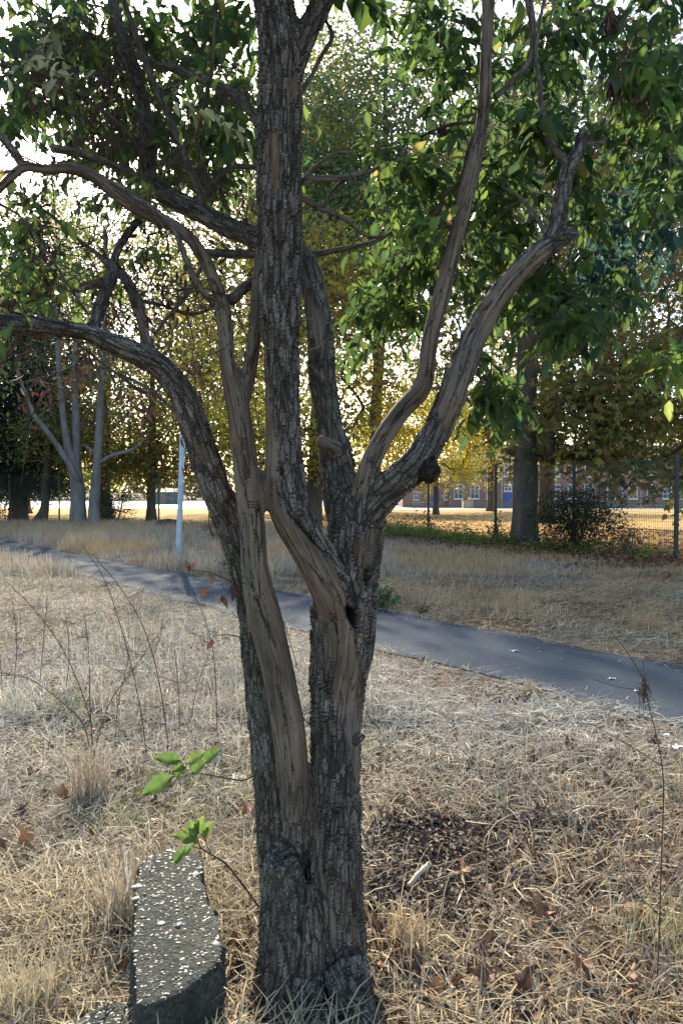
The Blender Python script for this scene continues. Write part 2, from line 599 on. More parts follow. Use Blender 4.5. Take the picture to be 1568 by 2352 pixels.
def ground_z(x, y):
    x = np.asarray(x, dtype=np.float64); y = np.asarray(y, dtype=np.float64)
    z = -0.86 * np.clip((y - 25) / 80.0, 0, 1)
    a, s = path_coord(x, y)
    w = sstep(0.85, 1.6, np.abs(a)) * (1 - sstep(15, 20, y)) 
    p = np.stack([x, y, np.zeros_like(x)], -1).reshape(-1, 3)
    bmp = 0.035 * vnoise(p * 1.1, 3) + 0.015 * vnoise(p * 3.1, 5)
    return z + w * bmp.reshape(x.shape)


def grid_sheet(name, xs, ys, mat, zoff=0.0, kind='structure'):
    X, Y = np.meshgrid(xs, ys)
    Z = ground_z(X, Y) + zoff
    v = np.stack([X, Y, Z], -1).reshape(-1, 3)
    nx = len(xs); ny = len(ys)
    i = (np.arange(ny - 1)[:, None] * nx + np.arange(nx - 1)[None, :]).ravel()
    q = np.stack([i, i + 1, i + nx + 1, i + nx], 1)
    o = part(name, v, q, None, mat)
    return tag(o, kind=kind)


gx = np.concatenate([[-900, -300, -120, -60, -40, -25], np.arange(-15, 15.01, 0.15), [25, 40, 60, 120, 300, 900]])
gy = np.concatenate([[-300, -80, -20, -8], np.arange(-3, 20.01, 0.15), [21, 22.5, 25, 40, 65, 85, 105, 150, 300, 1200]])
grid_sheet('ground', gx, gy, M_GROUND)

# path
ss = np.arange(-9, 46, 0.12)
rows = []
wob = lambda s, k: 0.06 * vnoise(np.stack([s * 2.3, np.full_like(s, k), s * 0], 1), 11) + 0.05 * vnoise(np.stack([s * 0.7, np.full_like(s, k), s * 0], 1), 12)
c = path_mid(ss)
el = c - 0.80 + wob(ss, 1.0); er = c + 0.80 + wob(ss, 9.0)
av = np.stack([el, el * .75 + er * .25, (el + er) / 2, el * .25 + er * .75, er], 1)
xy = av[..., None] * PATH_N[None, None, :] + ss[:, None, None] * PATH_T[None, None, :]
zz = ground_z(xy[..., 0], xy[..., 1]) * 0 + np.where(xy[..., 1] > 25, -0.86 * np.clip((xy[..., 1] - 25) / 80.0, 0, 1), 0) + 0.012 + np.array([-0.004, 0.004, 0.008, 0.004, -0.004])[None, :]
pv = np.concatenate([xy, zz[..., None]], -1).reshape(-1, 3)
i = (np.arange(len(ss) - 1)[:, None] * 5 + np.arange(4)[None, :]).ravel()
tag(part('asphalt_path', pv, np.stack([i, i + 1, i + 6, i + 5], 1), None, M_ASPHALT), kind='structure')

# school field beyond the fence, playground, yard in front of the school
FENCE_R = [(9.6, 10.4), (8.35, 13.0), (7.1, 15.7), (5.8, 18.5), (4.45, 21.4), (2.8, 23.9), (1.55, 26.5), (0.35, 29.1), (-0.85, 31.7), (-2.0, 34.2), (-3.1, 36.2), (-4.2, 38.0)]
FENCE_L = [(-4.2, 38.0), (-6.8, 38.05), (-9.4, 38.1), (-12.0, 38.2), (-14.6, 38.3), (-17.2, 38.4), (-19.8, 38.5), (-22.4, 38.6)]


def fence_x(y):
    pts = sorted(FENCE_R, key=lambda p: p[1])
    return np.interp(y, [p[1] for p in pts], [p[0] for p in pts])


fy = np.array([10.4, 13, 15.7, 18.5, 21.4, 23.9, 25, 29, 34, 38.0, 38.001, 55, 75, 92])
v = []; 
for y in fy:
    x0 = -45.0 if y > 38.0005 else float(fence_x(y)) - 0.1
    for k in np.linspace(0, 1, 9):
        x = x0 + (75 - x0) * k
        v.append((x, y, float(-0.86 * np.clip((y - 25) / 80.0, 0, 1)) + 0.012))
i = (np.arange(len(fy) - 1)[:, None] * 9 + np.arange(8)[None, :]).ravel()
tag(part('school_field', v, np.stack([i, i + 1, i + 10, i + 9], 1), None, M_FIELD), kind='structure')


def flat(name, x0, x1, y0, y1, off, mat):
    yy = [y for y in (y0, 105.0) if y < y1] + [y1] if y0 < 105 else [y0, y1]
    z = lambda y: -0.86 * min(max((y - 25) / 80.0, 0), 1) + off
    vv = []
    for y in yy: vv += [(x0, y, z(y)), (x1, y, z(y))]
    qq = [(2 * k, 2 * k + 1, 2 * k + 3, 2 * k + 2) for k in range(len(yy) - 1)]
    return tag(part(name, vv, qq, None, mat), kind='structure')


flat('playground', -70, -1.0, 92, 170, 0.03, M_TARMAC)
flat('school_yard', 2.0, 75, 84, 118, 0.022, M_TARMAC)

# ------------------------------------------------------------------ the foreground tree
TREE_BASE = np.array([-0.06, 2.22, 0.0])
main_tree = thing('multi_stemmed_tree', TREE_BASE, 'large twisted multi-stemmed tree with furrowed bark in the foreground', 'tree')


def U1(x, y): return 494 + x * .315, 1623 + y * .315
def U2(x, y): return 458.7 + x * .36, 1058.5 + y * .36
def U3(x, y): return 352.8 + x * .315, 494 + y * .315
def U4(x, y): return 776 + x * .405, 211.7 + y * .405
def U5(x, y): return x * .405, 282 + y * .405
def U7(x, y): return 494 + x * .45, y * .45


# rows: (u, v, half width, depth)
LIMBS = {
    'base_left': [(648, 1968, 36, 2.27), (650, 2010, 48, 2.28), (655, 2090, 58, 2.29), (657, 2180, 62, 2.29), (650, 2270, 68, 2.28), (638, 2340, 78, 2.26), (625, 2420, 85, 2.22)],
    'A': [(655, 2120, 50, 2.36), (648, 1980, 52, 2.37), (640, 1850, 54, 2.38), (630, 1700, 56, 2.40), (606, 1526, 48, 2.42), (592, 1418, 42, 2.43), (567, 1310, 40, 2.43), (533, 1202, 38, 2.42), (499, 1129, 35, 2.40), (474, 1058, 33, 2.39), (453, 998, 32, 2.37), (431, 935, 30, 2.35), (403, 882, 29, 2.33), (362, 838, 28, 2.31), (283, 800, 25, 2.28), (202, 766, 20, 2.25), (121, 752, 20, 2.22), (40, 742, 20, 2.18), (-60, 742, 19, 2.12), (-200, 735, 16, 2.05)],
    'A2': [(672, 1960, 30, 2.36), (676, 1860, 34, 2.33), (666, 1700, 41, 2.31), (635, 1526, 40, 2.31), (608, 1418, 41, 2.30), (586, 1310, 34, 2.29), (579, 1202, 33, 2.28), (563, 1058, 32, 2.28), (549, 950, 31, 2.29), (538, 895, 30, 2.30), (524, 840, 22, 2.31), (517, 746, 22, 2.33), (510, 699, 21, 2.33), (488, 636, 19, 2.34), (465, 588, 19, 2.34), (428, 540, 19, 2.34), (375, 505, 18, 2.33), (324, 484, 18, 2.32), (283, 458, 18, 2.31), (243, 424, 19, 2.30), (202, 399, 18, 2.29), (162, 387, 17, 2.28), (101, 389, 14, 2.27), (53, 385, 14, 2.26), (0, 432, 12, 2.24), (-80, 500, 10, 2.2)],
    'A2_right': [(548, 940, 24, 2.31), (563, 895, 22, 2.32), (576, 835, 20, 2.34), (587, 746, 18, 2.37), (592, 660, 17, 2.42), (602, 560, 15, 2.50), (615, 440, 14, 2.60), (628, 300, 12, 2.70), (640, 100, 11, 2.85), (650, -150, 9, 3.0)],
    'B': [(778, 2420, 100, 2.30), (782, 2330, 86, 2.34), (776, 2250, 73, 2.36), (772, 2095, 64, 2.37), (765, 1954, 66, 2.37), (770, 1780, 59, 2.37), (772, 1600, 61, 2.37), (785, 1490, 69, 2.37), (790, 1382, 74, 2.37), (806, 1310, 62, 2.38), (815, 1238, 64, 2.39), (822, 1166, 60, 2.40), (826, 1130, 50, 2.40)],
    'B1': [(775, 1420, 42, 2.34), (762, 1362, 50, 2.31), (735, 1305, 47, 2.29), (702, 1245, 46, 2.28), (672, 1190, 47, 2.28), (657, 1140, 47, 2.29), (653, 1094, 46, 2.30), (650, 1061, 43, 2.30), (647, 935, 41, 2.31), (645, 809, 41, 2.30), (643, 714, 46, 2.29), (643, 588, 48, 2.28), (641, 494, 50, 2.26), (641, 405, 50, 2.25), (644, 225, 49, 2.23), (643, 110, 49, 2.22), (632, 30, 46, 2.22), (622, -60, 42, 2.22), (612, -250, 34, 2.2)],
    'B1_right': [(662, 180, 30, 2.23), (690, 110, 28, 2.23), (715, 55, 26, 2.24), (743, 0, 24, 2.25), (790, -90, 21, 2.28), (850, -240, 17, 2.33)],
    'B2': [(808, 1240, 45, 2.42), (790, 1150, 44, 2.44), (778, 1090, 38, 2.46), (768, 1029, 36, 2.48), (755, 966, 29, 2.50), (740, 872, 30, 2.53), (735, 777, 30, 2.55), (725, 690, 28, 2.58), (708, 620, 26, 2.62), (680, 580, 25, 2.66), (640, 562, 25, 2.69), (589, 546, 25, 2.72), (510, 514, 23, 2.76), (450, 482, 22, 2.79), (405, 461, 22, 2.81), (350, 425, 20, 2.83), (340, 380, 19, 2.85), (338, 300, 19, 2.88), (322, 215, 17, 2.91), (295, 120, 16, 2.95), (268, 40, 14, 3.0), (240, -80, 12, 3.05)],
    'B3': [(828, 1175, 36, 2.36), (836, 1120, 29, 2.36), (852, 1062, 26, 2.37), (880, 1005, 25, 2.39), (925, 940, 25, 2.42), (965, 895, 26, 2.44), (979, 850, 23, 2.46), (984, 800, 22, 2.48), (998, 738, 21, 2.50), (1029, 616, 22, 2.53), (1058, 495, 22, 2.56), (1088, 374, 20, 2.59), (1104, 292, 18, 2.62), (1113, 212, 18, 2.64), (1117, 100, 17, 2.67), (1122, 0, 17, 2.70), (1128, -120, 15, 2.75), (1140, -320, 11, 2.8)],
    'B4': [(828, 1195, 42, 2.38), (868, 1145, 38, 2.36), (935, 1085, 35, 2.35), (985, 1022, 33, 2.35), (1022, 945, 32, 2.36), (1054, 860, 32, 2.38), (1086, 779, 29, 2.40), (1132, 698, 27, 2.43), (1196, 620, 25, 2.46), (1252, 570, 24, 2.49), (1290, 547, 19, 2.51), (1322, 535, 16, 2.52)],
    'B4_up': [(1255, 575, 20, 2.49), (1272, 535, 22, 2.50), (1281, 500, 20, 2.51), (1288, 455, 19, 2.53), (1302, 394, 18, 2.56), (1327, 345, 15, 2.58), (1338, 302, 13, 2.60)],
    'J': [(345, 825, 15, 2.33), (336, 790, 14, 2.35), (326, 735, 14, 2.37), (312, 687, 15, 2.39), (297, 655, 14, 2.41), (279, 632, 12, 2.42), (250, 605, 10, 2.44), (231, 590, 8, 2.45)],
    'K': [(215, 770, 14, 2.28), (221, 742, 15, 2.30), (232, 700, 15, 2.33), (248, 660, 14, 2.36), (258, 640, 13, 2.38), (263, 600, 10, 2.41), (275, 565, 10, 2.43), (300, 530, 10, 2.42), (325, 505, 10, 2.38)],
    'burl': [(975, 1090, 26, 2.34), (990, 1078, 24, 2.31), (1000, 1066, 20, 2.30)],
    'stub': [(768, 1035, 24, 2.44), (745, 1018, 20, 2.40), (731, 1006, 15, 2.38)],
    'knob': [(818, 1700, 12, 2.32), (834, 1690, 9, 2.30)],
    'base_mid': [(700, 2030, 20, 2.30), (703, 2100, 34, 2.29), (705, 2200, 40, 2.28), (705, 2330, 50, 2.26)],
    'root_right': [(790, 2230, 55, 2.28), (815, 2300, 42, 2.20), (850, 2350, 28, 2.13), (890, 2410, 16, 2.06)],
    'root_front': [(700, 2260, 45, 2.26), (690, 2340, 40, 2.18), (670, 2420, 22, 2.08)],
}
PART_OF = {'base_left': 'trunk', 'A': 'limb_a', 'A2': 'limb_a2', 'A2_right': 'limb_a2', 'B': 'trunk', 'B1': 'limb_b1', 'B1_right': 'limb_b1', 'B2': 'limb_b2', 'B3': 'limb_b3', 'B4': 'limb_b4', 'B4_up': 'limb_b4', 'J': 'limb_j', 'K': 'limb_k', 'burl': 'limb_b4', 'stub': 'limb_b2', 'knob': 'trunk', 'base_mid': 'trunk', 'root_right': 'trunk', 'root_front': 'trunk'}
LNAMES = list(LIMBS)
limb_samples = {}
mb = MB()
for nme, rows in LIMBS.items():
    ctrl = []
    for (u, v, hw, Y) in rows:
        p, k = P(u, v, Y * TS)
        ctrl.append((*p, hw * k))
    s = spline(ctrl, 0.012)
    limb_samples[nme] = s
    mb.tube(s[:, :3], np.maximum(s[:, 3], 0.008), 20)
tmp_me = make_mesh('tmp_tree', np.concatenate(mb.v), np.concatenate(mb.q), np.concatenate(mb.t))
tmp = link('tmp_tree', tmp_me)
rm = tmp.modifiers.new('r', 'REMESH'); rm.mode = 'VOXEL'; rm.voxel_size = 0.0058; rm.adaptivity = 0
bpy.context.view_layer.update()
ev = tmp.evaluated_get(bpy.context.evaluated_depsgraph_get())
em = ev.to_mesh()
nv = len(em.vertices)
V = np.zeros(nv * 3, np.float32); em.vertices.foreach_get('co', V); V = V.reshape(-1, 3).astype(np.float64)
npoly = len(em.polygons)
lt = np.zeros(npoly, np.int32); em.polygons.foreach_get('loop_total', lt)
li = np.zeros(len(em.loops), np.int32); em.loops.foreach_get('vertex_index', li)
assert (lt == 4).all()
Q = li.reshape(-1, 4)
ev.to_mesh_clear()
bpy.data.objects.remove(tmp); bpy.data.meshes.remove(tmp_me)


def vnormals(V, Q):
    n = np.cross(V[Q[:, 2]] - V[Q[:, 0]], V[Q[:, 3]] - V[Q[:, 1]])
    out = np.zeros_like(V)
    for k in range(4):
        for a in range(3):
            out[:, a] += np.bincount(Q[:, k], n[:, a], minlength=len(V))
    return unit(out)


E = np.concatenate([Q[:, [0, 1]], Q[:, [1, 2]], Q[:, [2, 3]], Q[:, [3, 0]]])
deg = np.bincount(E[:, 0], minlength=nv) + np.bincount(E[:, 1], minlength=nv)
for it in range(14):
    acc = np.zeros_like(V)
    for a in range(3):
        acc[:, a] = np.bincount(E[:, 0], V[E[:, 1], a], minlength=nv) + np.bincount(E[:, 1], V[E[:, 0], a], minlength=nv)
    acc /= deg[:, None]
    V = V + ((0.55 if it % 2 == 0 else -0.50) if it > 5 else 0.5) * (acc - V)

# nearest limb for every vertex
allp = []; alll = []; alls = []; allr = []; alln = []; allb = []
for k, nme in enumerate(LNAMES):
    s = limb_samples[nme]
    t, n, b = frames(s[:, :3])
    arc = np.concatenate([[0], np.cumsum(np.linalg.norm(np.diff(s[:, :3], axis=0), axis=1))])
    allp.append(s[:, :3]); alll.append(np.full(len(s), k)); alls.append(arc); allr.append(s[:, 3]); alln.append(n); allb.append(b)
allp = np.concatenate(allp); alll = np.concatenate(alll); alls = np.concatenate(alls); allr = np.concatenate(allr); alln = np.concatenate(alln); allb = np.concatenate(allb)
best = np.full(nv, 1e9); bi = np.zeros(nv, np.int64)
kd = kdtree.KDTree(len(allp))
for j, p in enumerate(allp): kd.insert(p, j)
kd.balance()
for j in range(nv):
    # the sample whose surface lies nearest
    res = kd.find_n(V[j], 10)
    bb = 1e9
    for (co, idx, dist) in res:
        e = abs(dist - allr[idx])
        if e < bb: bb = e; bi[j] = idx
LID = alll[bi]
rel = V - allp[bi]
ca = (rel * alln[bi]).sum(1); cb = (rel * allb[bi]).sum(1)
cyl = np.stack([ca, cb, alls[bi] + LID * 3.7], 1)
NRM = vnormals(V, Q)
UU, VV = project(V)
front = (NRM * (V - np.array([0, 0, CAM_H]))).sum(1) < 0


def in_poly(u, v, poly, soft=6.0):
    """soft polygon mask: 1 inside, fading to 0 over soft units outside"""
    poly = np.array(poly, dtype=np.float64)
    inside = np.zeros(len(u), bool); dmin = np.full(len(u), 1e9)
    for k in range(len(poly)):
        a = poly[k]; b = poly[(k + 1) % len(poly)]
        c = (a[1] > v) != (b[1] > v)
        with np.errstate(divide='ignore', invalid='ignore'):
            xs = (b[0] - a[0]) * (v - a[1]) / (b[1] - a[1] + 1e-9) + a[0]
        inside ^= c & (u < xs)
        ab = b - a; t = np.clip(((u - a[0]) * ab[0] + (v - a[1]) * ab[1]) / (ab @ ab), 0, 1)
        dmin = np.minimum(dmin, np.hypot(u - a[0] - t * ab[0], v - a[1] - t * ab[1]))
    sd = np.where(inside, dmin, -dmin)
    return sstep(-soft, soft, sd)


def line_dist(u, v, pts):
    d = np.full(len(u), 1e9)
    for k in range(len(pts) - 1):
        a = np.array(pts[k], float); b = np.array(pts[k + 1], float); ab = b - a
        t = np.clip(((u - a[0]) * ab[0] + (v - a[1]) * ab[1]) / (ab @ ab), 0, 1)
        d = np.minimum(d, np.hypot(u - a[0] - t * ab[0], v - a[1] - t * ab[1]))
    return d


isl = lambda *names: np.isin(LID, [LNAMES.index(n) for n in names])
ed = 13 * fbm(np.stack([UU / 16, VV / 48, V[:, 1] * 12], 1), 4, 31)
ue = UU + ed; ve = VV + ed * 1.5
smooth = np.zeros(nv)
smooth = np.maximum(smooth, isl('A2', 'A2_right') * sstep(1900, 1720, VV + 0.9 * (640 - UU) + 6 * ed))
smooth = np.maximum(smooth, isl('B3') * sstep(1165, 1120, VV + ed))
B1poly = [U2(410, -80), U2(470, -80), U2(500, 260), U2(600, 400), U2(720, 520), U2(840, 650), U2(930, 850), U2(940, 900), U2(700, 900), U2(600, 740), U2(460, 560), U2(370, 330), U2(380, -80)]
smooth = np.maximum(smooth, isl('B1', 'B') * in_poly(ue, ve, B1poly + []))
smooth = np.maximum(smooth, isl('B1') * in_poly(ue, ve, [(590, 870), (618, 870), (640, 1040), (632, 1100), (590, 1100)]))
smooth = np.maximum(smooth, isl('B', 'B1') * front * in_poly(ue, ve, [U2(735, 900), U2(935, 860), U2(985, 1120), U2(1035, 1450), U2(1040, 1764), U1(1075, 600), U1(1020, 500), U1(960, 200), U1(900, 60), U2(880, 1600), U2(830, 1380), U2(780, 1200), U2(750, 1020)]))
smooth = np.maximum(smooth, isl('B') * front * in_poly(ue, ve, [U1(690, 480), U1(725, 480), U1(755, 900), U1(800, 1280), U1(860, 1500), U1(880, 1850), U1(790, 1850), U1(745, 1450), U1(720, 1180), U1(660, 900), U1(655, 780)], 4))
smooth = np.maximum(smooth, isl('B4') * front * in_poly(ue, ve, [U4(560, 1800), U4(600, 1600), U4(700, 1380), U4(850, 1120), U4(1000, 960), U4(1150, 860), U4(1220, 900), U4(1130, 1010), U4(960, 1210), U4(840, 1420), U4(740, 1700), U4(660, 1950), U4(580, 2060), U4(600, 1900)]))
smooth = np.maximum(smooth, isl('B2') * front * in_poly(ue, ve, [U3(1085, 540), U3(1130, 580), U3(1220, 720), U3(1255, 930), U3(1180, 1000), U3(1140, 850), U3(1100, 650)], 4))
smooth = np.maximum(smooth, isl('stub') * 1.0)
smooth = np.maximum(smooth, isl('J') * in_poly(ue, ve, [(305, 700), (318, 700), (345, 800), (325, 810)], 4) * 0.8)
scar = np.zeros(nv)
scar = np.maximum(scar, isl('B1') * front * in_poly(ue, ve, [U7(265, 670), U7(320, 680), U7(340, 800), U7(330, 960), U7(285, 960), U7(262, 800)], 3))
scar = np.maximum(scar, isl('B1') * front * in_poly(ue, ve, [U7(362, 410), U7(420, 400), U7(420, 500), U7(375, 510)], 3))
scar = np.maximum(scar, isl('A') * front * in_poly(ue, ve, [U3(280, 1640), U3(350, 1680), U3(430, 1800), U3(390, 1820), U3(300, 1720)], 3))
scar = np.maximum(scar, 0.7 * isl('B', 'B1') * front * in_poly(ue, ve, [U2(950, 560), U2(1150, 400), U2(1140, 700), U2(1120, 1100), U2(1010, 1200), U2(1040, 900)], 14) * sstep(-0.1, 0.4, vnoise(cyl * np.array([60, 60, 12]), 77)))
scar = np.maximum(scar, 0.8 * isl('B') * front * in_poly(ue, ve, [U1(940, 1200), U1(1070, 1150), U1(1080, 1800), U1(930, 1850), U1(900, 1600)], 14) * sstep(-0.1, 0.4, vnoise(cyl * np.array([60, 60, 12]), 78)))
scar *= 0.75; smooth = np.maximum(smooth, scar * 0.8)
algae = np.maximum(isl('A', 'A2', 'base_left') * sstep(0.2, -0.6, NRM[:, 0] + 0.3 * NRM[:, 1]) * sstep(1000, 1300, VV), isl('base_left') * 0.7)
algae = np.maximum(algae, isl('B') * sstep(0.1, -0.7, NRM[:, 0]) * 0.7)
algae = np.maximum(algae, isl('B2') * sstep(-0.2, 0.6, NRM[:, 2] + 0.3) * 0.8)
algae = np.clip(0.75 * algae + 0.1 * sstep(0, 0.5, vnoise(V * 6, 5)), 0, 1)

# cracks traced along the stems
CRACKS = [
    (('A2',), [U2(215, -80), U2(240, 40), U2(290, 220), U2(340, 400), U2(370, 520)], 3.0, 0.006),
    (('A2', 'A'), [U2(262, 560), U2(300, 680), U2(340, 850), U2(400, 1000), U2(470, 1150), U2(540, 1290)], 5.5, 0.014),
    (('A2', 'A'), [U2(400, 1280), U2(470, 1400), U2(530, 1520), U2(580, 1620), U2(625, 1740)], 3.0, 0.006),
    (('B1', 'B', 'B2'), [U2(490, 180), U2(560, 330), U2(680, 450), U2(800, 580), U2(880, 700), U2(930, 850)], 8.0, 0.020),
    (('B', 'B1'), [U2(930, 850), U2(960, 960), U2(985, 1050), U2(1000, 1180), U2(1010, 1300)], 4.0, 0.012),
    (('B1',), [U3(830, 1220), U3(880, 1560), U3(935, 1900), U3(950, 2016)], 4.0, 0.010),
    (('A2',), [U3(440, 600), U3(490, 780), U3(545, 930), U3(575, 1050)], 2.6, 0.006),
    (('A2', 'A2_right'), [U3(735, 500), U3(700, 750), U3(685, 950), U3(690, 1250), U3(685, 1420)], 3.0, 0.007),
    (('A2',), [U3(530, 1500), U3(570, 1700), U3(620, 1880), U3(650, 2016)], 3.4, 0.008),
    (('B4',), [U4(920, 1080), U4(870, 1180), U4(720, 1400), U4(685, 1600), U4(665, 1850)], 2.6, 0.006),
    (('B3',), [U4(165, 2000), U4(155, 2150), U4(150, 2340)], 2.6, 0.006),
    (('B',), [U1(715, 980), U1(750, 1200), U1(765, 1500), U1(800, 1800)], 3.0, 0.007),
    (('B', 'base_left'), [U1(640, 1050), U1(620, 1300), U1(610, 1600), U1(680, 1900), U1(720, 2150)], 5.0, 0.010),
    (('B',), [U2(850, 960), U2(860, 1080), U2(900, 1200)], 6.0, 0.010),
]
disp = np.zeros(nv); crack = np.zeros(nv)
jit = 2.2 * vnoise(np.stack([UU / 7, VV / 14, V[:, 1] * 0], 1), 41)
for names, pts, w, dep in CRACKS:
    pts = np.array(pts); vt = np.clip((VV - pts[:, 1].min()) / (np.ptp(pts[:, 1]) + 1e-6), 0, 1)
    d = line_dist(UU + jit, VV, pts)
    tp = np.sqrt(np.sin(np.clip(vt, 0.01, 0.99) * math.pi)) * (0.65 + 0.45 * vnoise(np.stack([VV / 18, UU * 0, UU * 0], 1), 43))
    ww = w * 0.75 * np.clip(tp, 0.12, 1.2)
    g = np.exp(-(d / ww) ** 2) * isl(*names) * front * sstep(0.1, 0.4, tp)
    disp -= g * dep
    crack = np.maximum(crack, 0.8 * sstep(0.5, 0.95, g))
# hollow in the fork
hol = in_poly(UU + jit, VV, [U2(945, 930), U2(1020, 960), U2(1025, 1010), U2(1000, 1090), U2(975, 1050), U2(940, 1000)], 5) * isl('B', 'B1') * front
disp -= hol * 0.045; crack = np.maximum(crack, hol)
hol2 = in_poly(UU + jit, VV, [U2(1055, 690), U2(1085, 690), U2(1090, 800), U2(1065, 830)], 4) * isl('B') * front
disp -= hol2 * 0.02; crack = np.maximum(crack, hol2 * .9)
bur = isl('burl').astype(float)
crack = np.maximum(crack, 0.75 * bur)

# bark plates
warp = np.stack([vnoise(cyl * 28, 51), vnoise(cyl * 28, 52), vnoise(cyl * np.array([28, 28, 10]), 53)], 1)
f1, f2, idv = voronoi(cyl * np.array([46, 46, 11]) + warp * 0.5, 61)
plate = sstep(0.03, 0.34, f2 - f1)
rid = np.abs(fbm(cyl * np.array([34, 34, 4.5]) + warp * 0.3, 2, 65))
plate = (0.55 + 0.45 * plate) * sstep(0.0, 0.18, rid)
g1, g2, idg = voronoi(cyl * np.array([100, 100, 36]) + warp * 0.8, 71)
fine = sstep(0.02, 0.3, g2 - g1)
low = fbm(cyl * np.array([14, 14, 4]), 3, 81)
rr = np.clip(allr[bi] / 0.05, 0.35, 1.25)
hrough = 0.0115 * rr * (plate - 0.6) + 0.0012 * (fine - 0.5) + 0.0025 * rr * (idv - 0.5) * plate + 0.005 * rr * low
fib = np.abs(fbm(cyl * np.array([34, 34, 1.6]) + warp * 0.12, 2, 92))
slit = (1 - sstep(0.0, 0.035, fib)) * sstep(0.0, 0.3, vnoise(cyl * np.array([10, 10, 5]), 93)) * smooth
crack = np.maximum(crack, 0.7 * slit)
hsm = 0.004 * low + 0.0018 * vnoise(cyl * np.array([70, 70, 5]), 91) - 0.004 * slit
disp += hrough * (1 - smooth) + (hsm - 0.003) * smooth
V2 = V + NRM * disp[:, None]
hcol = np.clip(0.25 + 0.9 * plate, 0, 1)

pid_names = sorted(set(PART_OF.values()))
pid = np.array([pid_names.index(PART_OF[n]) for n in LNAMES])[LID]
fp = pid[Q[:, 0]]
for k, pn in enumerate(pid_names):
    qs = Q[fp == k]
    if len(qs) == 0: continue
    used, inv = np.unique(qs, return_inverse=True)
    part('trunk' if pn == 'trunk' else 'limb', V2[used], inv.reshape(-1, 4), None, M_BARK, main_tree,
         {'smooth': smooth[used], 'h': hcol[used], 'algae': algae[used], 'scar': scar[used], 'crack': crack[used], 'vec_cyl': cyl[used]})

